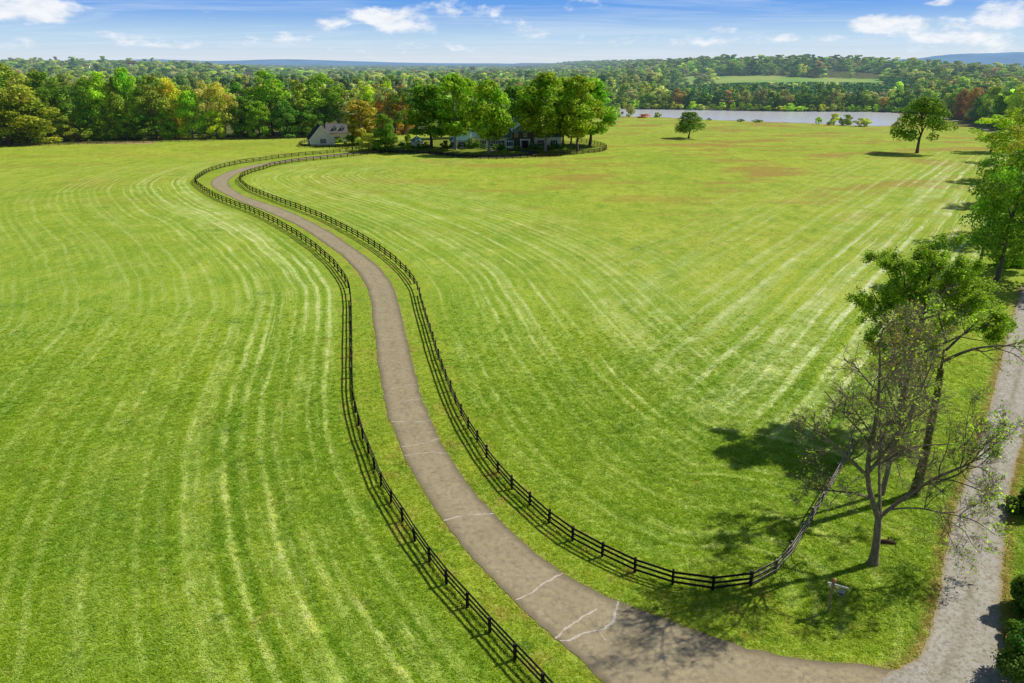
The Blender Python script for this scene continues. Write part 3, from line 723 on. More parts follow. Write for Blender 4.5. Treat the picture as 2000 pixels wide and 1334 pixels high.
def crown_np(r, W, H, z0, shape, nl, nq, leaf, gap=.0, lobe=(.16, .26), inner=.12, con=1.0):
    """lobed crown: leaves on the upper shells of many lobes spread through an uneven envelope"""
    C = []; R = []
    ph = r.uniform(0, 6.28, 4)
    def env(z, th):
        t = (z - z0) / (1 - z0)
        if shape == 'round': p = math.sqrt(max(0, 1 - (2 * t - .92) ** 2 / 1.2)) 
        elif shape == 'oval': p = math.sqrt(max(0, 1 - (2 * t - .85) ** 2 / 1.35)) * (1 - .18 * t)
        elif shape == 'row': p = (.5 + .5 * abs(math.sin(5.2 * t + ph[3]))) * math.sqrt(max(0, 1 - (2 * t - .95) ** 2 / 1.25))
        elif shape == 'lone': p = math.sqrt(max(0, 1 - (2 * t - .75) ** 2 / 1.6)) * (1 - .25 * t)
        elif shape == 'grove': p = (1 - max(0, t - .3) ** 2 * 1.55) * min(1, .55 + t * 1.6)
        elif shape == 'cone': p = (1 - t) ** .85 * .95 + .07
        elif shape == 'flat': p = math.sqrt(max(0, 1 - (1.5 * t - .9) ** 2 / .9))
        else: p = math.sqrt(max(0, 1 - (2 * t - 1.0) ** 2))
        return p * (1 + .16 * math.sin(2 * th + ph[0]) + .13 * math.sin(3 * th + ph[1] + 5 * t) + .1 * math.sin(7 * t + ph[2]))
    while len(C) < nl:
        z = r.uniform(z0, 1); th = r.uniform(0, 6.28); e = env(z, th)
        rr = e * (r.uniform(.0, 1) ** .45)
        lr = r.uniform(*lobe) * (.75 if shape == 'cone' else 1) * (1.1 - .35 * abs(2 * (z - z0) / (1 - z0) - .8))
        rr = min(rr, max(0, e - lr * .55))
        zz = min(max(z, z0 + lr * .35 * W / H), 1 - lr * .62 * W / H)
        C.append((rr * math.cos(th) * W / 2, rr * math.sin(th) * W / 2, zz * H)); R.append(lr * W / 2 * 1.25)
    C = np.array(C); R = np.array(R)
    w = R ** 2; idx = r.choice(len(C), nq, p=w / w.sum())
    D = r.normal(size=(nq, 3)); D[:, 2] += .35; D /= np.linalg.norm(D, axis=1, keepdims=True)
    rad = R[idx] * np.where(r.random(nq) < inner, r.uniform(.3, .8, nq), r.normal(.98, .13, nq))
    sq = np.array([1.05, 1.05, .82])
    Pq = C[idx] + D * rad[:, None] * sq
    # drop leaves buried inside other lobes
    keep = np.ones(nq, bool)
    for c, q in zip(C, R):
        d = np.linalg.norm((Pq - c) / sq, axis=1); keep &= ~((d < q * .62) & (r.random(nq) < .85))
    keep &= Pq[:, 2] > z0 * H * .7
    if gap: keep &= (np.sin(Pq[:, 0] * 2.1 / W * 9 + ph[0]) * np.sin(Pq[:, 1] * 2.3 / W * 9 + ph[1]) * np.sin(Pq[:, 2] * 14 / H + ph[2]) < 1 - gap * 1.4) & (r.random(nq) > gap * .3)
    Pq, D, idx = Pq[keep], D[keep], idx[keep]; n = len(Pq)
    Nn = D * .85 + r.normal(size=(n, 3)) * .45 + np.array([0, 0, .25]); Nn /= np.linalg.norm(Nn, axis=1, keepdims=True)
    a = leaf * r.uniform(.7, 1.35, n)
    V, F = quads(Pq, Nn, a, a * r.uniform(.5, .85, n), r)
    ls = r.uniform(.80, 1.2, len(C))[idx] * (1 + con * (r.choice([.5, .75, 1.0, 1.2, 1.5], n, p=[.16, .24, .28, .22, .10]) - 1))
    hue = .5 + (r.normal(0, .012, len(C))[idx] + r.normal(0, .010, n))
    return V, F, np.repeat(ls, 4), np.repeat(hue, 4), C, R

def foliage_mesh(name, V, F, sh, hu, mat):
    me = mesh_np(name, V, F, False); attr(me, 'shade', sh); attr(me, 'hue', hu); me.materials.append(mat); return me

def limbs_to(r, C, R, H, fork, rad, n=9, base=(0, 0)):
    """trunk with limbs that climb into the lobes of a crown"""
    out_ = []
    top = np.array([base[0] + r.normal() * .2, base[1] + r.normal() * .2, H * .8])
    k = 7; t = np.linspace(0, 1, k)[:, None]
    tr = np.array([[base[0], base[1], -.4]]) * (1 - t) + top * t + np.r_[np.zeros((1, 3)), r.normal(size=(k - 1, 3)) * [.18, .18, 0]]
    out_.append((tr, rad * (1 - .85 * t[:, 0]) * np.r_[1.35, np.ones(k - 1)]))
    for i in r.choice(len(C), min(n, len(C)), False):
        z = r.uniform(fork * .9, max(fork * .95, min(fork + .3 * H, C[i][2]))); 
        s = np.array([np.interp(z, tr[:, 2], tr[:, 0]), np.interp(z, tr[:, 2], tr[:, 1]), z])
        e = C[i]; m1 = s + (e - s) * .45 + np.array([0, 0, .06 * np.linalg.norm(e - s)]) + r.normal(size=3) * .3
        q = np.array([s, m1, e]); 
        out_.append((resample3(q, 5), rad * .42 * np.linspace(1, .2, 5)))
    return out_

def resample3(q, k):
    t = np.linspace(0, 1, k)[:, None]
    return (1 - t) ** 2 * q[0] + 2 * t * (1 - t) * (2 * q[1] - .5 * (q[0] + q[2])) + t ** 2 * q[2]

def tubes_mesh(name, lines, mat, sides=6):
    VV, FF, n = [], [], 0
    for P, Rr in lines:
        s = sides if Rr[0] > .09 else (4 if Rr[0] > .02 else 3)
        V, F = tube_np(np.asarray(P, float), np.asarray(Rr, float), s); VV.append(V); FF.append(F + n); n += len(V)
    me = mesh_np(name, np.concatenate(VV), np.concatenate(FF), True); me.materials.append(mat); return me

TPL = {}
def make_templates():
    global LEAF, LEAF_I, BARK, PALEBARK
    LEAF = leaf_mat('tree_leaves'); LEAF_I = leaf_mat('distant_leaves', True)
    BARK = bark_mat('bark', (.085, .065, .048), (.17, .14, .11)); PALEBARK = bark_mat('pale_bark', (.22, .19, .15), (.36, .32, .27))
    spec = {  # W, H, z0, shape, lobes, quads, leaf
        'oak': (15, 20, .14, 'round', 46, 9500, .33), 'oval': (13, 22, .12, 'oval', 50, 9500, .33), 'tall': (10, 24, .10, 'oval', 46, 8500, .33),
        'open': (12, 20, .2, 'oval', 34, 5200, .30), 'cone': (7, 16, .05, 'cone', 44, 7000, .26), 'shrub': (6, 5, .0, 'round', 22, 3600, .20),
        'edge': (13, 22, .02, 'oval', 60, 10500, .34), 'high': (13, 24, .22, 'oval', 48, 9000, .33), 'row': (13, 24, .18, 'row', 40, 9000, .25), 'lone': (11, 13, .25, 'lone', 44, 10000, .21), 'grove': (13, 24, .20, 'grove', 66, 13500, .34)}
    for i, (k, (W, H, z0, sh, nl, nq, lf)) in enumerate(spec.items()):
        TPL[k] = []
        for v in range(3):
            r = np.random.default_rng(100 + i * 10 + v)
            V, F, s, h, C, R = crown_np(r, W, H, z0, sh, nl, nq, lf, gap=.35 if k == 'open' else .42 if k == 'row' else .08)
            me = foliage_mesh('crown', V, F, s, h, LEAF)
            tm = tubes_mesh('trunk', limbs_to(r, C, R, H, H * max(z0 + .04, .12), .36 if k not in ('cone', 'shrub') else .14), BARK)
            TPL[k].append((me, tm, W, H))
    # leafless crown
    TPL['bare'] = []
    for v in range(2):
        r = np.random.default_rng(400 + v)
        L, tips = grow_tree(r, [(np.array([[0,0,-.3],[.1,0,5],[.4,.2,10],[.2,.1,15],[0,.3,19.5]]), np.array([.4,.3,.22,.12,.04]))], 4, (5, 5, 4), .5)
        tm = tubes_mesh('trunk', L, PALEBARK, 5)
        V, F, s, h = leaves_at(r, tips, 700, .22, .6)
        TPL['bare'].append((foliage_mesh('crown', V, F, s, h, LEAF), tm, 11, 20))

def bark_mat(name, c1, c2):
    m, nt = newmat(name)
    v = nd(nt, 'ShaderNodeVectorMath', {'operation': 'MULTIPLY'}, i0=objco(nt), i1=(6., 6., 1.1)).outputs[0]
    n = noise(nt, v, 1.6, 5, .7)
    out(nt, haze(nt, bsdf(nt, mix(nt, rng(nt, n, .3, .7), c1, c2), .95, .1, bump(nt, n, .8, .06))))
    return m

def grow_tree(r, mains, levels, nchild, ratio, up=.25, spread=(.5, 1.05), wander=.18, rmin=.009, fat=.012):
    """sub-branches grown along given main limbs; returns polylines and the twig lines"""
    lines = list(mains); cur = list(mains); tips = []
    for lv in range(levels):
        nxt = []
        for P, R in cur:
            seg = np.linalg.norm(np.diff(P, axis=0), axis=1); L = seg.sum(); d = np.r_[0, np.cumsum(seg)]
            n = nchild[min(lv, len(nchild) - 1)]; n = max(2, int(n * (1.6 if lv == 0 else 1)))
            for c in range(n):
                t = r.uniform(.28 if lv == 0 else .2, 1.0) * L
                p = np.array([np.interp(t, d, P[:, k]) for k in range(3)]); rad = np.interp(t, d, R)
                i = min(np.searchsorted(d, t), len(P) - 1); tg = P[i] - P[i - 1]; tg = tg / (np.linalg.norm(tg) + 1e-9)
                q = r.normal(size=3); q -= q.dot(tg) * tg; q /= np.linalg.norm(q) + 1e-9
                a = r.uniform(*spread); dr = tg * math.cos(a) + q * math.sin(a) + np.array([0, 0, up]); dr /= np.linalg.norm(dr)
                ln = L * ratio * r.uniform(.55, 1.15) * (1.1 - .5 * t / L)
                if lv == 0: ln = min(ln, 6.0)
                k = 5 if lv < 2 else 4
                pts = [p]; dd = dr.copy()
                for s in range(k - 1):
                    dd = dd + r.normal(size=3) * wander + np.array([0, 0, .05]); dd /= np.linalg.norm(dd); pts.append(pts[-1] + dd * ln / (k - 1))
                rr = max(min(rad * .66, fat * ln + .012), rmin)
                nxt.append((np.array(pts), rr * np.linspace(1, .35, k)))
        lines += nxt; cur = nxt
    tips = cur
    return lines, tips

def leaves_at(r, tips, n, size, upn=.5, asp=.55, off=.22):
    idx = r.integers(0, len(tips), n); P = np.empty((n, 3)); clump = r.uniform(.75, 1.2, len(tips))
    for j, i in enumerate(idx):
        T = tips[i][0]; t = r.random() * (len(T) - 1); a = int(min(t, len(T) - 2)); P[j] = T[a] + (T[a + 1] - T[a]) * (t - a)
    P += r.normal(size=(n, 3)) * off
    N = r.normal(size=(n, 3)) * .6; N[:, 2] += upn; N /= np.linalg.norm(N, axis=1, keepdims=True)
    a = size * r.uniform(.6, 1.3, n)
    V, F = quads(P, N, a, a * asp, r)
    return V, F, np.repeat(clump[idx] * r.choice([.5, .8, 1.05, 1.5], n, p=[.2, .3, .32, .18]), 4), np.repeat(.5 + r.normal(0, .014, n), 4)

GREEN = dict(mid=(.098,.165,.012), bright=(.125,.205,.013), dark=(.055,.115,.012), olive=(.115,.158,.020), yellow=(.20,.225,.02), lime=(.18,.265,.014), gold=(.225,.20,.03), orange=(.235,.15,.026), rust=(.15,.11,.04), grey=(.15,.165,.075), blue=(.042,.10,.045), brown=(.165,.12,.05), red=(.16,.075,.04), pale=(.205,.235,.07))

def tree(name, tpl, base, topy, wpx, tint, label, group=None, rz=None, var=0, cat='tree', bark=None, lean=0.0, hscale=1.0):
    """base: photo pixel of the foot, topy: photo row of the top, wpx: crown width in photo pixels"""
    p = G(*base) if not isinstance(base, Vector) else base
    h = height_to(p, topy) * hscale if topy is not None else 5
    w = wpx / scale_at(p)
    lst = TPL[tpl]; me, tm, W, H = lst[var % len(lst)]
    root = empty(name, p, rz if rz is not None else random.uniform(0, 6.28))
    tag(root, label, cat, group)
    s = (w / W, w / W, h / H)
    c = tint if isinstance(tint, tuple) else GREEN[tint]
    j = [random.uniform(.9, 1.1) for _ in range(3)]
    for nm, m_, cc in (('trunk', tm, None), ('crown', me, c)):
        o = bpy.data.objects.new(nm, m_); COL.objects.link(o); o.parent = root; o.scale = s
        if cc: o.color = (cc[0] * j[0], cc[1] * j[1], cc[2] * j[2], 1)
        elif bark is not None:
            o.material_slots[0].link = 'OBJECT'; o.material_slots[0].material = bark
    if lean: root.rotation_euler = (0, lean, 0)
    return root

def scatter_group(name, lib):
    ng = bpy.data.node_groups.new(name, 'GeometryNodeTree')
    ng.interface.new_socket('Geometry', in_out='INPUT', socket_type='NodeSocketGeometry')
    ng.interface.new_socket('Geometry', in_out='OUTPUT', socket_type='NodeSocketGeometry')
    gi = ng.nodes.new('NodeGroupInput'); go = ng.nodes.new('NodeGroupOutput')
    ci = ng.nodes.new('GeometryNodeCollectionInfo'); ci.inputs['Collection'].default_value = lib
    ci.inputs['Separate Children'].default_value = True; ci.inputs['Reset Children'].default_value = True
    iop = ng.nodes.new('GeometryNodeInstanceOnPoints'); iop.inputs['Pick Instance'].default_value = True
    def na(n, t):
        a = ng.nodes.new('GeometryNodeInputNamedAttribute'); a.data_type = t; a.inputs['Name'].default_value = n
        return [o for o in a.outputs if o.enabled and o.name == 'Attribute'][0]
    L = ng.links.new
    L(gi.outputs[0], iop.inputs['Points']); L(ci.outputs[0], iop.inputs['Instance'])
    L(na('sort', 'INT'), iop.inputs['Instance Index']); L(na('size', 'FLOAT_VECTOR'), iop.inputs['Scale'])
    rv = ng.nodes.new('FunctionNodeEulerToRotation'); cx = ng.nodes.new('ShaderNodeCombineXYZ')
    L(na('spin', 'FLOAT'), cx.inputs[2]); L(cx.outputs[0], rv.inputs[0]); L(rv.outputs[0], iop.inputs['Rotation'])
    L(iop.outputs[0], go.inputs[0])
    return ng

def scatter_mesh(name, P, sort, size, spin, mat):
    me = bpy.data.meshes.new(name); n = len(P)
    me.vertices.add(n); me.vertices.foreach_set('co', np.asarray(P, np.float32).ravel())
    a = me.attributes.new('sort', 'INT', 'POINT'); a.data.foreach_set('value', np.asarray(sort, np.int32))
    attr(me, 'size', size, 'FLOAT_VECTOR'); attr(me, 'spin', spin)
    me.materials.append(mat); me.update()
    return me

def far_group():
    """instancer for woods nobody could count"""
    lib = bpy.data.collections.new('woodland_templates')
    names = ['a_round', 'b_oval', 'c_conifer', 'd_open']
    spec = [(13, 17, .0, 'round', 18, 1250, .68), (11, 19, .0, 'oval', 20, 1250, .66), (6.5, 19, .05, 'cone', 18, 900, .55), (11, 17, .0, 'oval', 16, 800, .62)]
    for i, (n, (W, H, z0, sh, nl, nq, lf)) in enumerate(zip(names, spec)):
        r = np.random.default_rng(700 + i)
        V, F, s, h, C, R = crown_np(r, W, H, z0, sh, nl, nq, lf, gap=.1, con=.25)
        lib.objects.link(bpy.data.objects.new(n, foliage_mesh(n, V, F, s, h, LEAF_I)))
    return scatter_group('scatter_trees', lib)

def woodland(name, ng, P, sort, size, spin, tint, label):
    n = len(P); me = scatter_mesh(name, P, sort, size, spin, LEAF_I)
    a = me.attributes.new('tint', 'FLOAT_COLOR', 'POINT'); a.data.foreach_set('color', np.c_[tint, np.ones(n)].astype(np.float32).ravel())
    o = link(name, me); md = o.modifiers.new('trees', 'NODES'); md.node_group = ng
    tag(o, label, 'woodland', kind='stuff')
    return o

def build_far_woods():
    ng = far_group()
    r = np.random.default_rng(77)
    PTS = []
    for y0, y1, sp, sc in ((295, 700, 9.6, 1.25), (700, 1500, 15.5, 1.95), (1500, 2600, 23, 2.8), (2600, 5200, 38, 4.0)):
        n = int(1.0 * (y1 * y1 - y0 * y0) / sp ** 2)
        y = np.sqrt(r.uniform(y0 * y0, y1 * y1, n)); x = y * r.uniform(-1.0, 1.0, n) 
        # thin out crowding
        cell = {}; keep = np.ones(n, bool)
        kx = np.floor(x / (sp * .62)).astype(int); ky = np.floor(y / (sp * .62)).astype(int)
        for i in range(n):
            k = (kx[i], ky[i])
            if k in cell: keep[i] = False
            else: cell[k] = 1
        x, y = x[keep], y[keep]; PTS.append(np.stack([x, y, np.full(len(x), sc)], 1))
    A = np.concatenate(PTS); x, y, sc = A.T
    z = terrain(x, y)
    px, py = project(x, y, z)
    ok = py < wood_line(px) - np.where((px > 1120) & (px < 1900), .2, np.where(px < 860, 5.5, 1.0))
    near = y < 1300
    fl = np.zeros(len(x), bool); fl[near] = in_poly(x[near], y[near], FIELD) | in_poly(x[near], y[near], CLEARING) | in_poly(x[near], y[near], P_LAKE)
    ok &= ~fl
    ok &= ~((px > 860) & (px < 1150) & (y < 372))
    lx, ly = P_LF[:, 0], P_LF[:, 1]
    k = np.zeros(len(x)) + 99; q = y < 800; k[q] = pl_dist(x[q], y[q], P_LF)[0]; ok &= k > 8
    # a few open fields far off
    ok &= np.sin(x / 210. + 2) * np.sin(y / 310. + .7) + .4 * np.sin(x / 83. + y / 140.) < 1.12
    x, y, z, sc, px, py = [q[ok] for q in (x, y, z, sc, px, py)]
    n = len(x); print('far trees', n)
    # species
    pine = (px > 1300) & (px < 1790) & (y < 905) & (py < 215)
    front = pine & (py > 205)
    nz = np.sin(x / 47. + 1) * np.sin(y / 61.) + .6 * np.sin(x / 19. + y / 23.)
    sort = r.choice([0, 1, 3], n, p=[.45, .4, .15])
    pal = ['mid', 'dark', 'olive', 'grey', 'yellow', 'orange', 'rust', 'blue', 'lime', 'brown', 'pale']
    pr = np.array([.36, .17, .18, .10, .05, .002, .002, .10, .05, .02, .07]); pr /= pr.sum()
    ti = r.choice(len(pal), n, p=pr)
    tint = np.array([GREEN[p] for p in pal])[ti]
    tint = tint * r.uniform(.75, 1.3, (n, 1)) * (1 + .18 * nz[:, None])
    tint = tint * .78 + tint.mean(1, keepdims=True) * .22
    sort = np.where(pine & (~front | (r.random(n) < .5)), 2, sort)
    tint = np.where((pine & (sort == 2))[:, None], np.array([[.045, .115, .042]]) * r.uniform(.75, 1.25, (n, 1)), tint)
    w = sc * r.uniform(.6, 1.3, n); h = sc * r.uniform(.66, 1.2, n) * np.where(sort == 2, .92, 1.0)
    h = h / sc * np.where(y > 1500, .84, 1.06)
    h = np.where((px < 860) & (y < 700), h * 1.12, h)
    h = np.where(pine, h * .82, h)
    # nothing before the hillside field stands higher than its lower edge
    pw, ptop = project(x, y, z + 19 * h)
    lim = np.interp(px, [1290, 1300, 1345, 1450, 1600, 1700, 1730, 1731], [0, 169, 164, 160, 158.5, 160, 166, 0])
    over = (ptop < lim) & (lim > 0) & (y < FIELD[:, 1].min() + 60)
    zt = CAMH - y * np.tan(PITCH - np.arctan((667 - lim) / FPX))
    h = np.where(over, np.maximum(.12, (zt - z) / 19.5), h)
    w = np.where(pine, np.minimum(w, 1.1), w)
    size = np.stack([w, w, h], 1); spin = r.uniform(0, 6.28, n)
    P = np.stack([x, y, z - .3], 1)
    grp = np.where(pine, 0, np.where((px < 1130) & (y < 900), 1, np.where((px > 1790) & (y < 1100), 2, np.where(y < 1700, 3, 4))))
    names = [('pine_plantation', 'dense dark blue green pine plantation on the far bank of the lake'),
             ('woodland', 'mixed green and yellowing wood rising behind the cottage and stone house'),
             ('woodland', 'autumn tinted wood behind the far lane at the right'),
             ('woodland', 'wooded hillside around the pale field above the pines'),
             ('woodland', 'hazy green forest stretching to the horizon')]
    for g, (nm, lb) in enumerate(names):
        k = grp == g
        if k.any(): woodland(nm, ng, P[k], sort[k], size[k], spin[k], tint[k], lb)

# ------------------------------------------------------------------ trees one can tell apart
def build_trees():
    W_ = 'trees along the front of the left wood'
    # template, base, top row, width, tint, label
    rows = [
     ('edge', (-60,286),112,150,'mid','broad green tree cut off by the left edge of the picture'),
     ('edge', (18,283),121,120,'olive','tall olive green tree nearest the left edge, tallest there'),
     ('edge', (64,281),176,110,(.125,.165,.018),'low golden olive tree spreading over the fence at far left'),
     ('edge', (104,276),139,82,'dark','dark green tree just right of the golden olive one'),
     ('edge', (128,276),218,46,'olive','short olive tree filling in below the dark green tree'),
     ('bare', (163,271),131,62,'grey','dead tree with pale bare branches in the left wood'),
     ('edge', (186,273),150,52,'mid','green tree right of the dead pale tree'),
     ('tall', (176,274),206,34,'dark','dark low tree at the foot of the dead pale tree'),
     ('edge', (214,272),139,62,'lime','yellow green tree with a rounded top in the left wood'),
     ('edge', (238,272),150,50,'olive','olive tree between two yellow green crowns in the left wood'),
     ('edge', (262,271),131,54,'bright','bright green tree topping the middle of the left wood'),
     ('tall', (250,273),214,40,'mid','short green tree below the bright topped one in the left wood'),
     ('high', (306,271),147,70,(.105,.125,.024),'dull olive tree with grey limbs showing through its crown'),
     ('edge', (288,273),222,46,'dark','dark leafy tree low between grey trunks of the left wood'),
     ('edge', (344,270),151,62,(.235,.225,.02),'tree with a yellow and orange top in the left wood'),
     ('edge', (330,272),214,40,'mid','low green tree under the yellow topped one'),
     ('edge', (378,271),176,56,(.135,.215,.012),'bright green tree with a pale trunk left of the sparse ones'),
     ('open', (410,270),156,58,'pale','thin pale green tree with open crown in the left wood'),
     ('open', (440,270),158,60,(.19,.20,.05),'sparse yellowish tree with open crown left of the dark pair'),
     ('edge', (424,271),212,44,'lime','low yellow green tree beside the open crowned ones'),
     ('edge', (476,269),186,56,'dark','dark green tree left of the tallest bright crown'),
     ('edge', (535,266),137,86,(.105,.18,.012),'tallest bright green tree in the wood left of the cottage'),
     ('edge', (507,270),196,56,'mid','mid green tree below and left of the tallest bright crown'),
     ('edge', (562,269),196,52,(.05,.125,.018),'dark green tree right of the tallest bright crown'),
     ('tall', (590,267),156,44,'olive','slim olive tree between the two tallest crowns by the cottage'),
     ('edge', (638,263),145,92,(.10,.17,.012),'large green tree standing right behind the cottage garage'),
     ('edge', (604,267),205,56,'dark','dark lower tree behind the left end of the garage'),
     ('tall', (689,262),176,34,'bright','narrow bright green tree behind the brown crowned tree'),
     ('open', (715,260),158,50,'pale','sparse pale tree with bare twigs behind the cottage'),
     ('open', (742,259),160,44,'grey','thin grey green tree behind the orange crowns'),
     ('oval', (760,258),158,40,'lime','yellow green crown rising behind the orange trees'),
     ('edge', (771,263),182,52,'orange','bright orange tree between cottage and stone house'),
     ('edge', (790,262),190,36,(.22,.135,.028),'rusty orange tree left of the big dark oak'),
     ('edge', (742,262),196,32,(.30,.20,.03),'amber tinted tree left of the bright orange one'),
     ('grove', (707,282),194,72,(.165,.150,.028),'brown and gold tree with a pale trunk in front of the cottage'),
     ('oak', (721,294.5),260,44,(.18,.18,.028),'small golden ornamental tree by the drive below the cottage'),
     ('edge', (752,296),222,50,(.065,.135,.016),'dense dark green tree by the drive entrance to the yard')]
    for i, (t, b, ty, w, c, lb) in enumerate(rows):
        if t == 'edge' and i % 2 and b[1] - ty > 90: t = 'high'      # trunk showing below the crown
        nm = 'bare_tree' if t == 'bare' else 'conifer' if t == 'cone' else 'tree'
        tree(nm, t, b, ty, w, c, lb, W_ if b[0] < 660 and b[1] < 290 else None, var=i, bark=PALEBARK if 'pale trunk' in lb or 'grey' in lb else None)
    # second row: crowns showing between and above the first
    r = random.Random(5)
    px = -40
    while px < 830:
        w = r.uniform(42, 68); by = 262 + r.uniform(-4, 2)
        top = float(np.interp(px, [-40, 60, 150, 300, 480, 600, 830], [126, 138, 150, 158, 166, 168, 172])) + r.uniform(-7, 10)
        tree('tree', r.choice(['edge', 'edge', 'open', 'tall']), (px, by), top, w, r.choice(['mid', 'olive', 'dark', 'lime', 'pale', 'grey', 'mid']),
             'tree of the second row in the left wood, only its upper crown showing', 'second row of the left wood', var=r.randrange(3))
        px += r.uniform(24, 38)
    # undergrowth at the wood edge
    for i, (b, w, h, c, lb) in enumerate([((150,274),34,7,'brown','brown brush by the tan grass at the foot of the dead tree'), ((172,275),40,6,'olive','olive brush right of the brown brush at the wood edge'),
            ((205,273),30,5,'dark','dark bush at the wood edge below the yellow green tree'), ((36,281),34,5,'dark','dark bush behind the fence at far left')]):
        p = G(*b); bush('bush', p, w / scale_at(p), h, c, lb, i)
    # grove round the stone house
    gv = [
     ('grove', (842,287),164,104,(.065,.125,.015),'wide dark green oak left of the stone house'),
     ('grove', (890,293),143,82,(.10,.17,.012),'tall green shade tree before the left wing of the house'),
     ('grove', (954,299),156,88,(.11,.18,.012),'bright green shade tree nearest the front fence'),
     ('grove', (1012,268),166,82,'dark','dark tree standing behind the stone house roof'),
     ('grove', (915,268),152,70,'mid','green tree behind the left wing of the house'),
     ('grove', (1065,295),141,108,(.10,.165,.013),'tallest shade tree before the right wing of the house'),
     ('grove', (1100,286),150,74,(.105,.165,.018),'thick trunked olive green tree at the right end of the house'),
     ('grove', (1115,282),156,62,'dark','slim trunked dark tree just right of the house'),
     ('grove', (1128,296),147,84,(.10,.17,.012),'bright tree with a slender trunk by the right bend of the yard fence'),
     ('grove', (1152,284),152,104,(.092,.165,.013),'rightmost big tree of the grove with low hanging branches')]
    for i, (t, b, ty, w, c, lb) in enumerate(gv):
        tree('shade_tree', t, b, ty, w, c, lb, 'trees round the stone house', var=i, bark=PALEBARK if i in (1, 2, 5) else None)
    # lone trees of the meadow
    tree('lone_tree', 'lone', (1345,270), 218, 60, (.060,.105,.016), 'small lone tree in the meadow in front of the lake', var=1, rz=.6)
    tree('lone_tree', 'lone', (1791,299), 188, 92, (.065,.120,.016), 'larger lone tree leaning right in the meadow at the lake corner', var=0, rz=2.0, lean=-.03)
    tree('tree', 'open', (1936,297), 224, 84, (.16,.26,.02), 'pale lime green tree with forked stems by the lane', var=1, rz=1.0)
    # right hand row by the lane
    for i, (t, b, ty, w, c, lb) in enumerate([
     ('row', (1946,548),268,140,(.080,.130,.016),'large dark green tree by the lane, nearest of the right row'),
     ('row', (1914,522),312,104,(.09,.150,.014),'slimmer green tree left of the large one in the right row'),
     ('row', (2040,560),250,170,(.10,.140,.018),'olive green tree cut off by the right edge above the lane'),
     ('row', (1990,455),214,130,(.125,.145,.022),'tall olive tree behind the nearest pair of the right row'),
     ('row', (1955,400),270,84,(.115,.165,.016),'green tree behind the row beside the pale lime one'),
     ('row', (1978,352),222,112,(.105,.15,.02),'olive crown low behind the pale lime tree, right edge'), ('row', (2005,318),196,120,(.10,.155,.018),'tall green crown at the right edge above the pale lime tree'), ('row', (1925,468),322,84,(.095,.155,.016),'small green tree in the gap of the right row'), ('row', (1985,520),300,110,(.10,.15,.016),'green tree behind the nearest one of the right row'),
     ('row', (2060,400),205,140,(.11,.14,.025),'yellowing tree at the right edge behind the row')]):
        tree('lane_tree', t, b, ty, w, c, lb, 'trees along the right edge by the lane', var=i)
    for i, (b, w, h, c, lb) in enumerate([((1975,520),70,5,'mid','green bush between the trunks of the right row'), ((1995,498),60,6,'lime','light green bush behind the right row'), ((1935,470),46,4,'lime','yellow green bush at the foot of the right row, left side')]):
        p = G(*b); bush('bush', p, w / scale_at(p), h, c, lb, i)
    # wood front beyond the far lane
    fr = [('edge',(1843,226),186,30,'olive','olive tree where the far lane enters the wood'), ('edge',(1858,228),180,34,'mid','mid green tree near the head of the far lane'),
     ('edge',(1872,232),172,34,'rust','rust brown tree beside the far lane'), ('edge',(1884,234),186,26,'red','dark red tree beside the far lane'), ('edge',(1896,237),170,34,'brown','brown tinted tree beside the far lane'),
     ('edge',(1912,240),184,34,'blue','dark blue green tree beside the far lane'), ('edge',(1930,245),168,40,'olive','olive tree overhanging the shaded far lane'), ('edge',(1952,250),178,44,'dark','dark tree overhanging the shaded far lane'),
     ('edge',(1975,254),164,50,'yellow','yellowish tree at the right edge of the far wood'), ('edge',(2005,260),170,50,'olive','olive tree cut by the right edge of the far wood')]
    for i, (t, b, ty, w, c, lb) in enumerate(fr): tree('tree', t, b, ty, w, c, lb, 'wood front beyond the far lane', var=i)
    # far bank of the lake
    bank = [(1215,190,30,'olive'),(1232,196,24,'mid'),(1262,182,34,'mid'),(1286,176,26,'grey'),(1300,184,24,'olive'),(1322,172,32,'brown'),(1340,186,24,'dark'),(1352,176,26,'blue'),(1376,180,26,'dark'),(1400,178,26,'blue'),(1428,182,24,'dark'),(1455,176,32,'grey'),(1480,182,30,'grey'),
            (1505,180,24,'blue'),(1530,174,34,'grey'),(1556,184,24,'dark'),(1578,176,26,'blue'),(1600,184,26,'olive'),(1625,178,28,'grey'),(1650,184,24,'dark'),(1672,178,28,'blue'),(1700,184,30,'olive'),(1726,190,28,'gold'),(1748,186,26,'dark'),(1772,184,30,'mid'),(1800,186,32,'olive'),(1822,190,30,'mid')]
    nmn = {'olive':'olive green','mid':'green','grey':'grey green','brown':'brown','dark':'dark green','blue':'blue green','gold':'golden'}
    for i, (px, ty, w, c) in enumerate(bank):
        tree('tree', 'tall' if c in ('blue', 'dark') else 'edge', (px, float(wood_line(px)) - 1.2), ty, w, c, nmn[c] + ' tree in the row along the far bank of the lake', 'trees along the far lake bank in ' + nmn[c], var=i)
    # bushes on the far bank
    r = random.Random(9); px = 1205; k = 0
    while px < 1790:
        b = (px, float(wood_line(px)) + .3); p = G(*b); c = r.choice(['lime', 'olive', 'pale', 'mid', 'lime', 'yellow'])
        bush('shoreline_bush', p, r.uniform(12, 22) / scale_at(p), r.uniform(3, 6), c, 'bush at the water line of the far lake bank', k, 'bushes along the far lake bank'); px += r.uniform(13, 24); k += 1
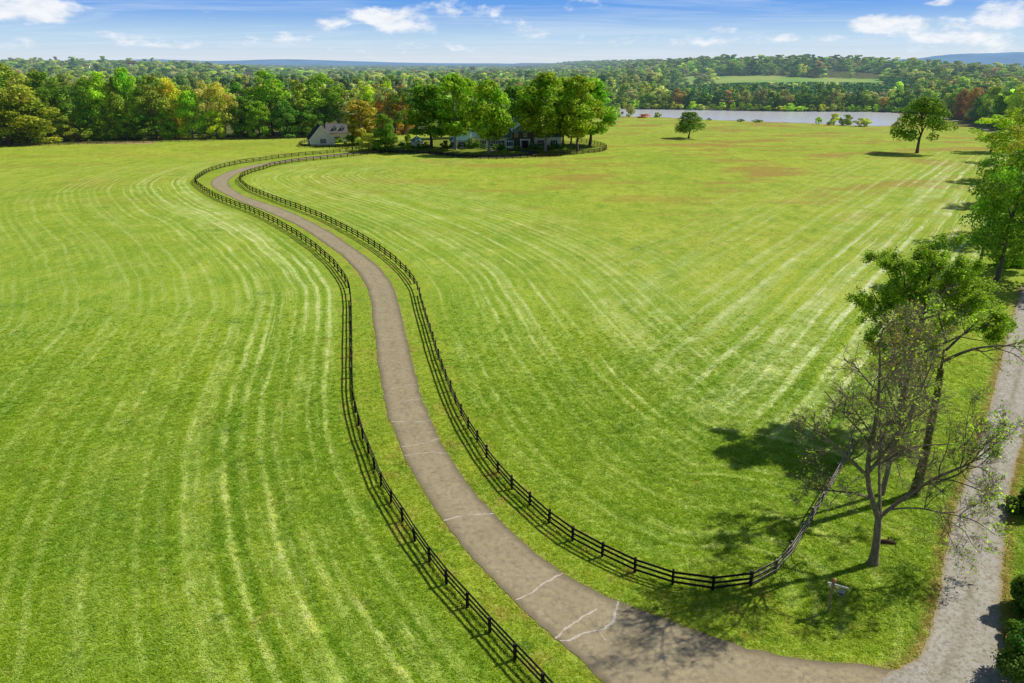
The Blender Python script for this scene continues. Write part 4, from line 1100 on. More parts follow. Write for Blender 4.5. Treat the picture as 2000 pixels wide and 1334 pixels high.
    # near bank
    for i, (b, w, h, c, lb) in enumerate([((1206,228),16,6,'pale','grey green bush at the left end of the near lake bank'), ((1228,227.5),24,8.5,'grey','taller grey green bush on the near lake bank at left'),
      ((1257,229.5),26,2.4,(.20,.09,.06),'reddish brown brush heap on the near lake bank'), ((1283,229),14,3.2,'olive','small olive bush right of the brush heap'), ((1598,242),12,4.2,'lime','small yellow green bush alone at the water edge'),
      ((1627,243.5),24,6.5,'pale','left bush of the three at the lake corner'), ((1652,244),26,6,'olive','middle bush of the three at the lake corner'), ((1685,246),36,4.5,'pale','low wide right bush of the three at the lake corner'),
      ((1385,235),9,1.6,'dark','tiny dark bush at the water edge right of the small lone tree'), ((1446,237),14,1.6,'dark','low dark bush at the middle of the near shore'), ((1480,238.5),20,1.6,'dark','low wide dark bush right of the middle of the near shore')]):
        p = G(*b); bush('bush', p, w / scale_at(p), h, c, lb, i)
    # bushes at the lower right corner, beyond the lane
    for i, (b, w, h, c, lb) in enumerate([((2006,1003),62,2.6,(.035,.08,.009),'green bush right of the gravel lane, highest of those cut by the edge'), ((2026,1205),104,3.2,(.036,.078,.009),'leafy bush right of the lane throwing a shadow on the gravel'),
      ((2056,1345),158,4.5,(.028,.066,.008),'large leafy bush at the lower right corner'), ((2004,1262),56,1.7,(.04,.09,.009),'low bush between the two leafy bushes right of the lane')]):
        p = G(*b); bush('bush', p, w / scale_at(p), h, c, lb, i, fine=True)
    build_near_trees()

def bush(name, p, w, h, tint, label, var=0, group=None, fine=False):
    c = tint if isinstance(tint, tuple) else GREEN[tint]
    if fine:
        r = np.random.default_rng(900 + var)
        V, F, s, hu, C, R = crown_np(r, w, h, 0, 'round', 44, 30000, .095, gap=.35, lobe=(.12, .30))
        me = foliage_mesh('bush_leaves', V, F, s, hu, LEAF); sc = (1, 1, 1)
    else:
        me, tm, W, H = TPL['shrub'][var % 3]; sc = (w / W, w / W, h / H)
    o = bpy.data.objects.new(name, me); COL.objects.link(o); o.location = p - Vector((0, 0, .1)); o.scale = sc; o.rotation_euler = (0, 0, random.uniform(0, 6.28))
    j = random.uniform(.88, 1.12); o.color = (c[0] * j, c[1] * j, c[2] * j, 1)
    tag(o, label, 'bush', group); return o

def built_tree(name, base, lines, leaves, bark, tint, label, group=None, sides=9):
    p = G(*base); root = empty(name, p); tag(root, label, 'tree', group)
    link('trunk', tubes_mesh('trunk', lines, bark, sides), None, root)
    if leaves is not None:
        V, F, s, h = leaves
        o = link('crown', foliage_mesh('crown', V, F, s, h, LEAF), None, root); o.color = (*tint, 1)
    return root

def cat_leaves(*L):
    VV, FF, S, H, n = [], [], [], [], 0
    for V, F, s, h in L: VV.append(V); FF.append(F + n); S.append(s); H.append(h); n += len(V)
    return np.concatenate(VV), np.concatenate(FF), np.concatenate(S), np.concatenate(H)

def smooth_limb(pts, r0, r1, k=12):
    P = np.array(pts, float); d = np.r_[0, np.cumsum(np.linalg.norm(np.diff(P, axis=0), axis=1))]
    t = np.linspace(0, d[-1], k); Q = np.stack([np.interp(t, d, P[:, c]) for c in range(3)], 1)
    for _ in range(2): Q[1:-1] = (Q[:-2] + 2 * Q[1:-1] + Q[2:]) / 4
    return Q, r0 + (r1 - r0) * (t / d[-1]) ** .8

def build_near_trees():
    bark = bark_mat('rough_bark', (.07, .052, .034), (.20, .155, .105))
    # the nearly leafless tree beside the entrance
    pbark = bark_mat('grey_bark', (.11, .085, .056), (.32, .26, .175))
    r = np.random.default_rng(21)
    tr, rt = smooth_limb([(0,0,-.4),(0,0,.2),(-.12,0,2.2),(-.4,0,4.4)], .47, .33, 10); rt[:3] *= [1.5, 1.3, 1.1]; rt *= .74
    mains = [(tr, rt),
      smooth_limb([(-.4,0,4.3),(-1.3,.2,6.3),(-2.1,.3,8.4),(-1.8,.4,11.4),(-2.2,.3,15.4),(-2.9,.4,19.3)], .27, .035),
      smooth_limb([(-.4,0,4.3),(.9,.2,5.6),(2.4,.4,6.6),(3.7,.5,7.9),(5.9,.2,8.9),(7.2,-.2,11.6)], .19, .025),
      smooth_limb([(-1.9,.3,7.8),(-.4,.6,10.2),(.9,.9,13.2),(1.6,1,16.8)], .17, .03),
      smooth_limb([(-2.1,.3,8.2),(-4.2,-.4,10.2),(-7.0,-.6,12.6)], .17, .025),
      smooth_limb([(.3,.1,5.0),(1.8,-.8,5.9),(4.0,-1.0,5.4),(5.6,-1.7,5.5),(7.4,-1.9,4.2)], .10, .015),
      smooth_limb([(-1.2,.2,6.0),(-3.4,-.9,7.2),(-7.0,-1.6,8.0)], .14, .02),
      smooth_limb([(-.3,0,4.6),(.1,2.0,7.2),(.6,4.4,11.4)], .17, .02),
      smooth_limb([(-1.9,.3,9),(-1.4,-2,12),(-1.5,-3.2,15.2)], .11, .02),
      smooth_limb([(3.4,.3,7.2),(4.2,-1.4,9.2),(4.6,-2.4,12.4)], .10, .02)]
    body = [(m[0], m[1] * np.linspace(.85, 1.4, len(m[1]))) for m in mains[1:]]
    L, tips = grow_tree(r, body, 4, (7, 7, 7, 6), .60, up=.06, spread=(.5, 1.15), wander=.32, rmin=.010, fat=.015)
    lv = leaves_at(r, tips, 2400, .12, .5, .45, .12)
    right = [t for t in tips if t[0][-1][0] > 5.0]
    lv = cat_leaves(lv, leaves_at(r, right, 800, .13, .5, .5, .2))
    built_tree('bare_tree', (1705,1101), [mains[0]] + L, lv, pbark, (.17, .27, .022), 'nearly leafless tree with spreading limbs beside the driveway entrance')
    # full green tree behind it
    r = np.random.default_rng(33)
    tr = smooth_limb([(0,0,-.4),(.3,0,4),(.2,.2,8),(.7,0,12),(.9,.3,16),(.6,.2,20)], .40, .07, 12)
    mains = [tr,
      smooth_limb([(.3,.1,7),(-1.2,-.6,10),(-2.6,-.8,13.4),(-3.6,-.6,16.5)], .20, .04),
      smooth_limb([(.3,.1,6.5),(-1.8,-1.4,8.6),(-3.9,-1.8,10.6)], .14, .03),
      smooth_limb([(.5,.1,9.5),(2.4,.4,12.4),(4.4,.6,15.2),(5.8,.4,16.8)], .20, .04),
      smooth_limb([(.4,.1,8.2),(3.0,-.8,10.4),(5.6,-1.2,12.4),(7.4,-1.0,13.2)], .18, .03),
      smooth_limb([(.6,.1,11.4),(-.6,1.8,14.4),(-1.4,3.2,17.8)], .16, .03),
      smooth_limb([(.7,.1,12),(1.8,2.4,15.2),(2.6,3.8,18.2)], .16, .03),
      smooth_limb([(.7,.1,12.6),(-1.2,-.6,16.2),(-1.8,-1.0,20)], .14, .03),
      smooth_limb([(.9,.2,14.2),(2.4,-.8,17.4),(3.0,-1.0,20)], .14, .03),
      smooth_limb([(.8,.2,12.8),(2.2,-2.4,14.8),(3.2,-3.8,16.4)], .13, .03),
      smooth_limb([(.5,.1,9.0),(-.6,-2.6,11.4),(-1.2,-4.2,13.6)], .13, .03)]
    for P_, R_ in mains:                       # the crown leans to the left of its foot and spreads wide
        hgt = np.clip(P_[:, 2] / 20, 0, 1); P_[:, 0] = np.where(P_[:, 0] > .8, P_[:, 0] * (1 + .12 * hgt), P_[:, 0] * (1 + .5 * hgt)) - .9 * hgt; P_[:, 2] *= .92
    L, tips = grow_tree(r, mains[1:] + [(tr[0][5:], tr[1][5:])], 4, (6, 5, 4, 3), .48, up=.06, spread=(.55, 1.25))
    tips = [t for t in tips if t[0][-1][2] > 7.5]
    lv = leaves_at(r, tips, 62000, .13, 1.0, .55, .24)
    built_tree('locust_tree', (1752,824), [tr] + L, lv, bark, (.105, .165, .012), 'full green tree with layered crown behind the leafless tree')
    # vine clad trunk with a bare limb over the lane
    r = np.random.default_rng(45)
    tr = smooth_limb([(0,0,-.4),(.2,0,3),(.1,.1,7),(-.1,0,10.5),(-.3,.2,14.2)], .27, .10, 12)
    mains = [tr, smooth_limb([(-.2,.1,13.2),(1.6,-.4,14.6),(4.2,-.6,15.0),(7.6,-.8,14.6)], .16, .02),
      smooth_limb([(-.2,.1,14.2),(1.8,.4,16.4),(3.8,.6,17.8)], .13, .02), smooth_limb([(-.3,.2,15),(-1.2,.6,17.2),(-1.6,.6,19)], .11, .02),
      smooth_limb([(.1,.05,8),(-1.4,-.8,10.2),(-2.6,-1.2,12.6)], .10, .02)]
    L, tips = grow_tree(r, mains[1:], 3, (5, 4, 4), .45, up=.08)
    lv = leaves_at(r, tips, 1500, .13, .5, .5, .15)
    # vine round the trunk
    n = 5200; t = r.random(n) ** .9 * 12.5; th = r.uniform(0, 6.28, n); R_ = np.interp(t, [0, 3, 8, 15], [.38, .29, .22, .16]) * r.uniform(.8, 1.3, n)
    C = np.stack([np.interp(t, tr[0][:, 2], tr[0][:, 0]) + R_ * np.cos(th), np.interp(t, tr[0][:, 2], tr[0][:, 1]) + R_ * np.sin(th), t], 1)
    N = np.stack([np.cos(th), np.sin(th), .4 + 0 * t], 1) + r.normal(size=(n, 3)) * .5; N /= np.linalg.norm(N, axis=1, keepdims=True)
    V, F = quads(C, N, .11 * r.uniform(.6, 1.4, n), .07 * r.uniform(.6, 1.4, n), r)
    rt_ = built_tree('vine_clad_tree', (1785,966), [tr] + L, lv, bark, (.15, .22, .03), 'tree with a vine clad trunk and a bare limb reaching over the lane')
    o = link('vine', foliage_mesh('vine', V, F, np.repeat(r.uniform(.6, 1.3, n), 4), np.repeat(.5 + r.normal(0, .02, n), 4), LEAF), None, rt_); o.color = (.075, .075, .032, 1)
    # thin brownish tree between
    r = np.random.default_rng(52)
    tr = smooth_limb([(0,0,-.4),(.1,0,4),(.3,.1,8.5),(.1,.1,13),(-.3,.1,16.5)], .26, .05, 10)
    mains = [tr, smooth_limb([(.2,.1,7.5),(-1.4,.2,10.5),(-2.8,.2,13.5)], .10, .02), smooth_limb([(.2,.1,9),(1.4,.4,12),(2.2,.5,14.6)], .10, .02), smooth_limb([(.1,.1,11),(-1.2,-1,13.6),(-1.8,-1.6,16)], .09, .02), smooth_limb([(.1,.1,10),(-.6,1.6,13),(-1.6,2.4,15.6)], .09, .02)]
    L, tips = grow_tree(r, mains[1:] + [(tr[0][4:], tr[1][4:])], 3, (6, 5, 4), .45, up=.15)
    lv = leaves_at(r, tips, 3600, .10, .5, .5, .16)
    built_tree('thin_tree', (1722,966), [tr] + L, lv, pbark, (.125, .125, .035), 'thin tree with brownish sparse leaves between bare and green tree')

# ------------------------------------------------------------------ buildings
def build_buildings():
    siding = simple('beige_siding', (.84, .75, .58), (.77, .68, .52), 2, .8, .2, .2, stretch=(1, 1, 6))
    white = simple('white_trim', (.88, .87, .85), (.80, .79, .77), 3, .6)
    slate = simple('grey_shingles', (.17, .16, .155), (.115, .11, .11), 3, .85, bmp=.6, bd=.05)
    navy = simple('dark_blue_shingles', (.030, .034, .048), (.02, .022, .03), 3, .8, bmp=.5, bd=.04)
    teal = simple('green_copper_roof', (.105, .235, .21), (.05, .14, .135), 1.3, .6, .35, .4, .04)
    stone = simple('field_stone', (.20, .15, .11), (.09, .07, .055), 2.2, .9, bmp=.8, bd=.08)
    glass = simple('window_glass', (.03, .04, .055), (.05, .06, .08), 1, .08, .6)
    shut = simple('black_shutter', (.012, .013, .016), (.02, .02, .024), 3, .6)
    doorm = simple('dark_red_door', (.05, .012, .012), (.035, .01, .01), 3, .5)
    brick = simple('chimney_brick', (.36, .24, .17), (.26, .16, .11), 4, .9)
    def window(root, x, y, z, w, h, shutters=True, ms=white):
        f = MB(); t = .12
        f.box(x - w/2 - t, x + w/2 + t, y - .09, y - .002, z - t, z + h + t)
        fo = f.obj('window', ms, root)
        g = MB(); g.box(x - w/2, x + w/2, y - .12, y - .092, z, z + h); g.obj('pane', glass, fo)
        b = MB(); b.box(x - .03, x + .03, y - .15, y - .122, z, z + h); b.box(x - w/2, x + w/2, y - .153, y - .123, z + h*.48, z + h*.54); b.obj('muntin', ms, fo)
        if shutters:
            for s in (-1, 1):
                q = MB(); x0 = x + s * (w/2 + t + .26); q.box(x0 - .24, x0 + .24, y - .08, y - .001, z - .05, z + h + .05); q.obj('shutter', shut, root)
    def gable_roof(root, x0, x1, y0, y1, ze, zr, mat, axis='x', over=.4, thick=.18, name='roof'):
        """ridge along axis"""
        b = MB()
        if axis == 'x':
            ym = (y0 + y1) / 2; sl = (zr - ze) / (ym - y0); e0 = y0 - over; e1 = y1 + over; zo = ze - sl * over
            M = Matrix(((0,1,0,0),(1,0,0,0),(0,0,1,0),(0,0,0,1)))
            b.prism([(e0, zo), (ym, zr), (e1, zo), (e1, zo + thick), (ym, zr + thick * 1.25), (e0, zo + thick)], x0 - over, x1 + over, M)
        else:
            xm = (x0 + x1) / 2; sl = (zr - ze) / (xm - x0); e0 = x0 - over; e1 = x1 + over; zo = ze - sl * over
            b.prism([(e0, zo), (xm, zr), (e1, zo), (e1, zo + thick), (xm, zr + thick * 1.25), (e0, zo + thick)], y0 - over, y1 + over)
        return b.obj(name, mat, root)
    def wall(root, x0, x1, y0, y1, ze, mat, zr=None, axis='x', name='wall'):
        b = MB()
        if zr is None: b.box(x0, x1, y0, y1, -.8, ze)
        elif axis == 'y':
            xm = (x0 + x1) / 2; b.prism([(x0, -.8), (x1, -.8), (x1, ze), (xm, zr), (x0, ze)], y0, y1)
        else:
            ym = (y0 + y1) / 2; M = Matrix(((0,1,0,0),(1,0,0,0),(0,0,1,0),(0,0,0,1)))
            b.prism([(y0, -.8), (y1, -.8), (y1, ze), (ym, zr), (y0, ze)], x0, x1, M)
        return b.obj(name, mat, root)
    def chimney(root, x, y, w, z0, z1):
        b = MB(); b.box(x - w/2, x + w/2, y - w*.35, y + w*.35, z0, z1); b.box(x - w/2 - .1, x + w/2 + .1, y - w*.35 - .1, y + w*.35 + .1, z1, z1 + .3); b.obj('chimney', brick, root)
    def dormer(root, x, y0, y1, z, w, h, roofm, wm=None):
        d = MB(); d.prism([(x - w/2, z), (x + w/2, z), (x + w/2, z + h), (x, z + h + w*.42), (x - w/2, z + h)], y0, y1); do = d.obj('dormer', wm or siding, root)
        r = MB(); zr = z + h + w*.42; s = .2
        r.prism([(x - w/2 - s, z + h - s*.8), (x, zr + .02), (x + w/2 + s, z + h - s*.8), (x + w/2 + s, z + h - s*.8 + .12), (x, zr + .2), (x - w/2 - s, z + h - s*.8 + .12)], y0 - .15, y1); r.obj('dormer_roof', roofm, do)
        f = MB(); f.box(x - w*.36, x + w*.36, y0 - .06, y0 - .002, z + .25, z + h); f.obj('dormer_window', white, do)
        g = MB(); g.box(x - w*.22, x + w*.22, y0 - .09, y0 - .062, z + .42, z + h - .15); g.obj('dormer_pane', glass, do)

    # --- garage with its gable to the camera
    p = G(630, 284.5); s = scale_at(p)
    wg = 46 / s; hp = 37.5 / s; he = 12.8 / s; dp = 9.5
    rz = math.radians(-2)
    root = empty('garage', p, math.radians(22)); tag(root, 'beige gabled garage with dark blue roof in front of the cottage', 'garage')
    wall(root, -wg/2, wg/2, 0, dp, he, siding, hp, 'y')
    gable_roof(root, -wg/2, wg/2, 0, dp, he, hp, navy, 'y', .35)
    for sx in (-1, 1):
        b = MB(); sl = (hp - he) / (wg/2); e = wg/2 + .35
        b.prism([(sx*e, he - sl*.35 - .28), (0, hp - .28), (0, hp + .24), (sx*e, he - sl*.35 + .2)][::sx], -.43, -.36); b.obj('barge_board', white, root)
        b = MB(); b.box(sx*wg/2 - .14, sx*wg/2 + .14, -.06, -.002, -.4, he); b.obj('corner_board', white, root)
    window(root, .4, 0, 1.0, .95, 1.75)
    for k in range(2):
        b = MB(); b.box(-wg/2 - .05, -wg/2 - .002, 1.2 + k*4.1, 4.2 + k*4.1, -.1, 2.3); b.obj('garage_door', white if k else shut, root)
    # --- cottage behind it
    p = G(662, 278.5); s = scale_at(p)
    root = empty('cottage', p, math.radians(12)); tag(root, 'beige cottage with grey roof and dormers behind the garage', 'house')
    x0, x1 = -22 / s, 24 / s; he = 4.3; hr = 7.7
    wall(root, x0, x1, 0, 8, he, siding, hr, 'x'); gable_roof(root, x0, x1, 0, 8, he, hr, slate, 'x', .4)
    for xx in (-4.6 / s, 10 / s): dormer(root, xx, 1.0, 4.4, he + .75, 1.7, 1.5, slate)
    window(root, -3.2 / s, 0, .8, 1.1, 1.8); 
    b = MB(); b.box(10/s - .7, 10/s + .7, -.12, -.002, -.2, 2.45); do = b.obj('door', white, root)
    b = MB(); b.box(10/s - .3, 10/s + .3, -.15, -.122, 1.5, 2.1); b.obj('pane', glass, do)
    b = MB(); b.box(x0, x1, -.10, -.002, he - .35, he - .08); b.obj('fascia', white, root)
    window(root, 21 / s, 0, .8, 1.1, 1.8)
    # --- pavilion with green roof
    p = G(815, 284); root = empty('pavilion', p, .2); tag(root, 'small octagonal pavilion with green pointed roof left of the grove', 'pavilion')
    s = scale_at(p); R = 12.5 / s; b = MB(); n = 8
    ring = [(R * math.cos((k + .5) * math.pi / 4), R * math.sin((k + .5) * math.pi / 4)) for k in range(n)]
    hw = 9.5 / s
    for k in range(n):
        q = ring[k]; w = ring[(k + 1) % n]; b.face([(q[0], q[1], -.3), (w[0], w[1], -.3), (w[0], w[1], hw), (q[0], q[1], hw)])
    b.obj('wall', siding, root)
    b = MB()
    for k in range(n):
        q = [v * 1.16 for v in ring[k]]; w = [v * 1.16 for v in ring[(k + 1) % n]]
        b.face([(q[0], q[1], hw - .05), (w[0], w[1], hw - .05), (0, 0, hw + 9 / s)]); 
    b.obj('roof', teal, root)
    b = MB(); b.tube([(0, 0, hw + 8.6 / s), (0, 0, hw + 12 / s)], [.14, .04], 8); b.obj('finial', white, root)
    for k in (6,):
        q = Vector((*ring[k], 0)); w = Vector((*ring[(k + 1) % n], 0)); m_ = (q + w) / 2; nrm = Vector((m_.x, m_.y, 0)).normalized(); tt = (w - q).normalized()
        b = MB(); c = m_ + nrm * .03; b.face([c - tt * .5 + Vector((0, 0, .1 if k == 6 else .8)), c + tt * .5 + Vector((0, 0, .1 if k == 6 else .8)), c + tt * .5 + Vector((0, 0, hw - .25)), c - tt * .5 + Vector((0, 0, hw - .25))]); b.obj('door' if k == 6 else 'window', white, root)
    # --- the stone house
    p = G(1020, 288.5); s = scale_at(p); X = lambda px: (px - 1020) / s
    root = empty('stone_house', p, 0); tag(root, 'large stone and beige house with green copper roof behind the shade trees', 'house')
    xl, xr = X(1000), X(1043)
    wall(root, xl, xr, 0, 10, 6.6, stone, 11.6, 'x'); gable_roof(root, xl, xr, 0, 10, 6.6, 11.6, teal, 'x', .5)
    # entrance gable and portico
    b = MB(); xa, xb = X(1016), X(1035)
    for xx in (xa + .25, xb - .25): b.box(xx - .25, xx + .25, -1.4, -.9, -.3, 3.1)
    b.box(xa - .1, xb + .1, -1.55, -.002, 3.1, 3.55); b.obj('portico', white, root)
    b = MB(); b.box(X(1021), X(1030), -.1, -.003, -.3, 2.7); b.obj('door', doorm, root)
    for px in (1008, 1026): window(root, X(px), 0, 4.4, 1.2, 1.5, False)
    b = MB(); b.box(X(989), X(1003), -1.6, 0 - .004, -.3, 3.0); bo = b.obj('bay', white, root)
    for k in range(3):
        g = MB(); xx = X(991.6 + k * 4.2); g.box(xx - .36, xx + .36, -1.65, -1.602, .9, 2.6); g.obj('pane', glass, bo)
    b = MB(); b.prism([(X(989) - .2, 3.0), (X(1003) + .2, 3.0), (X(1003) - .8, 3.9), (X(989) + .8, 3.9)], -1.8, -.01); b.obj('bay_roof', teal, bo)
    # right wing
    wall(root, xr + .01, X(1097), 1, 9.4, 4.4, siding, 8.0, 'x'); gable_roof(root, xr + .35, X(1097), 1, 9.4, 4.4, 8.0, teal, 'x', .3)
    for px in (1056, 1082): window(root, X(px), 1, .5, 1.3, 2.4)
    # left wing, set back, then the far left wing
    wall(root, X(922), xl - .01, 1.5, 9.5, 4.3, siding, 8.6, 'x'); gable_roof(root, X(922), xl - .6, 1.5, 9.5, 4.3, 8.6, teal, 'x', .35)
    for px in (943, 961, 974, 982): window(root, X(px), 1.5, .6, 1.2, 2.1, px != 982)
    wall(root, X(880), X(920), -1, 8, 3.2, siding, 7.0, 'x', 'wall'); gable_roof(root, X(880), X(918), -1, 8, 3.2, 7.0, teal, 'x', .4)
    for px in (886, 902, 912): window(root, X(px), -1, .4, 1.2, 2.0)
    chimney(root, X(926.5), 5.5, 1.9, 6, 10.6); chimney(root, X(1046), 5, 2.2, 6.5, 12.2)
    # shrubs against the walls
    r = random.Random(4)
    for i, (px, py, w, h, c) in enumerate([(870,289,16,3.2,'dark'),(884,290,14,2.4,'blue'),(897,290,10,1.8,'dark'),(918,290,22,4.2,'dark'),(932,290,12,3.6,'dark'),(946,291,14,2.0,'blue'),(968,291,16,2.0,'dark'),(980,291,14,2.2,'dark'),
            (1011,292,16,1.6,'mid'),(1038,291,10,2.6,'dark'),(1047,291,14,2.2,'blue'),(1062,291,12,2.6,'dark'),(1078,291,16,2.4,'dark'),(1088,290,10,2.2,'blue'),(1100,290,12,2.2,'dark'),(986,300,10,2.0,'mid'),(936,302.5,5,1.2,'mid'),(800,289,22,2.2,'dark'),(822,289,24,1.8,'dark'),(797,281,16,4.5,'dark'),(832,287,10,2.2,'olive'),(798,292,12,2.4,'mid'),(785,287,12,2.2,'blue')]):
        q = G(px, py); bush('shrub', q, w / scale_at(q), h, c, 'clipped dark shrub against the front of the stone house' if px > 860 and py < 295 else ('small round shrub beside the yard drive' if py > 295 else 'low shrub around the pavilion'), i, 'shrubs against the stone house' if px > 860 and py < 295 else ('shrubs beside the yard drive' if py > 295 else 'shrubs around the pavilion'))
    for i, (px, py, w, h, c, lb) in enumerate([(662,278.5,18,2.2,'mid','clipped hedge under the cottage window'), (688,283,26,4.6,'dark','large dark round bush in front of the cottage door'), (702,284,16,3.2,'dark','dark bush at the foot of the brown and gold tree'), (733,293,14,3.4,'dark','dark green bush between the small golden and the dense dark tree')]):
        q = G(px, py); bush('shrub', q, w / scale_at(q), h, c, lb, i)
    # far houses, no more than pale specks between the trees
    for (px, ytop, d, w, lb) in ((256, 119, 1250, 13, 'white house showing between the trees at far left'), (168, 126, 1150, 8, 'white gable among far trees left of the white house'), (796, 156.5, 760, 7, 'pale house among the trees behind the orange ones'), (487,140.,1000,10,'small pale house above the wood behind the cottage'), (922,130.5,1500,9,'tiny white house at the horizon above the grove')):
        q = ray(px, ytop); t = d / q[1]; z = CAMH + q[2] * t; x = q[0] * t; zt = float(terrain(x, d)); h = z - zt
        root = empty('farmhouse', (x, d, zt), .3); tag(root, lb, 'house')
        wall(root, -w/2, w/2, -4, 4, h - 3.5, white, h - .3, 'x'); gable_roof(root, -w/2, w/2, -4, 4, h - 3.5, h - .3, slate, 'x', .4)
        for xx in (-w*.25, w*.25):
            b = MB(); b.box(xx - .6, xx + .6, -4.06, -4.002, h - 5.6, h - 4.1); b.obj('window', glass, root)

def build_small():
    # entrance sign
    wood = simple('sign_post_wood', (.34, .23, .15), (.24, .155, .10), 5, .8, stretch=(3, 3, .6))
    pale = simple('weathered_white_board', (.62, .58, .52), (.45, .41, .36), 4, .8)
    grey = simple('sign_grey', (.25, .26, .27), (.20, .21, .22), 6, .5)
    blue = simple('sign_blue', (.045, .085, .125), (.03, .06, .09), 6, .45)
    copper = simple('copper_finial', (.55, .26, .12), (.42, .18, .08), 4, .45)
    p = G(1617, 1196); root = empty('entrance_sign', p, math.radians(-27)); root.scale = (.9, .9, .9); tag(root, 'wooden sign post with hanging oval board on the grass by the entrance', 'sign')
    b = MB(); b.box(-.085, .085, -.085, .085, -.3, 3.05); b.obj('post', wood, root)
    b = MB(); b.tube([(0,0,3.05),(0,0,3.1)], [.13,.13], 12); b.tube([(0,0,3.1),(0,0,3.16),(0,0,3.25),(0,0,3.33),(0,0,3.38)], [.07,.14,.165,.11,.02], 14); b.obj('finial', copper, root)
    b = MB(); b.box(-.44, -.087, -.055, .055, 2.72, 2.86); b.box(.087, 1.16, -.055, .055, 2.72, 2.86); b.obj('arm', pale, root)
    b = MB(); b.hexa([(-.10,-.04,2.3),(-.09,-.04,2.42),(-.09,.04,2.42),(-.10,.04,2.3),(-.40,-.04,2.66),(-.32,-.04,2.715),(-.32,.04,2.715),(-.40,.04,2.66)]); b.obj('brace', pale, root)
    bx = .64
    b = MB(); b.prism([(bx - .28, 2.52)] + [(bx - .29 * math.cos(a), 2.26 - .33 * math.sin(a)) for a in np.linspace(0, math.pi, 17)] + [(bx + .28, 2.52)], -.03, .03); bd = b.obj('board', grey, root)
    b = MB(); b.prism([(bx - .24 * math.cos(a), 2.22 - .25 * math.sin(a)) for a in np.linspace(0, math.pi, 15)], -.038, -.031); b.obj('painted_panel', blue, bd)
    b = MB(); b.prism([(bx - .25, 2.235), (bx + .25, 2.235), (bx + .2, 2.275), (bx - .2, 2.275)], -.037, -.031); b.obj('dividing_band', pale, bd)
    for xx in (bx - .2, bx + .2):
        b = MB(); b.tube([(xx,0,2.52),(xx,0,2.72)], [.012,.012], 6); b.obj('hanger', grey, root)
    # rotten log behind the bare tree
    bk = bark_mat('rotten_wood', (.035, .022, .016), (.10, .06, .04))
    p = G(1731, 1061); r = np.random.default_rng(3)
    b = MB(); P = np.array([(-.62,.1,.10),(-.3,.02,.16),(.05,-.03,.18),(.4,-.10,.14),(.72,-.2,.08)]); b.tube(P, [.10,.19,.22,.18,.09], 10)
    b.tube([(.1,0,.22),(.2,.18,.42),(.18,.3,.5)], [.09,.06,.02], 7)
    o = b.obj('fallen_log', bk, None, True); o.location = p; tag(o, 'short dark rotten log lying right of the bare tree trunk', 'log')

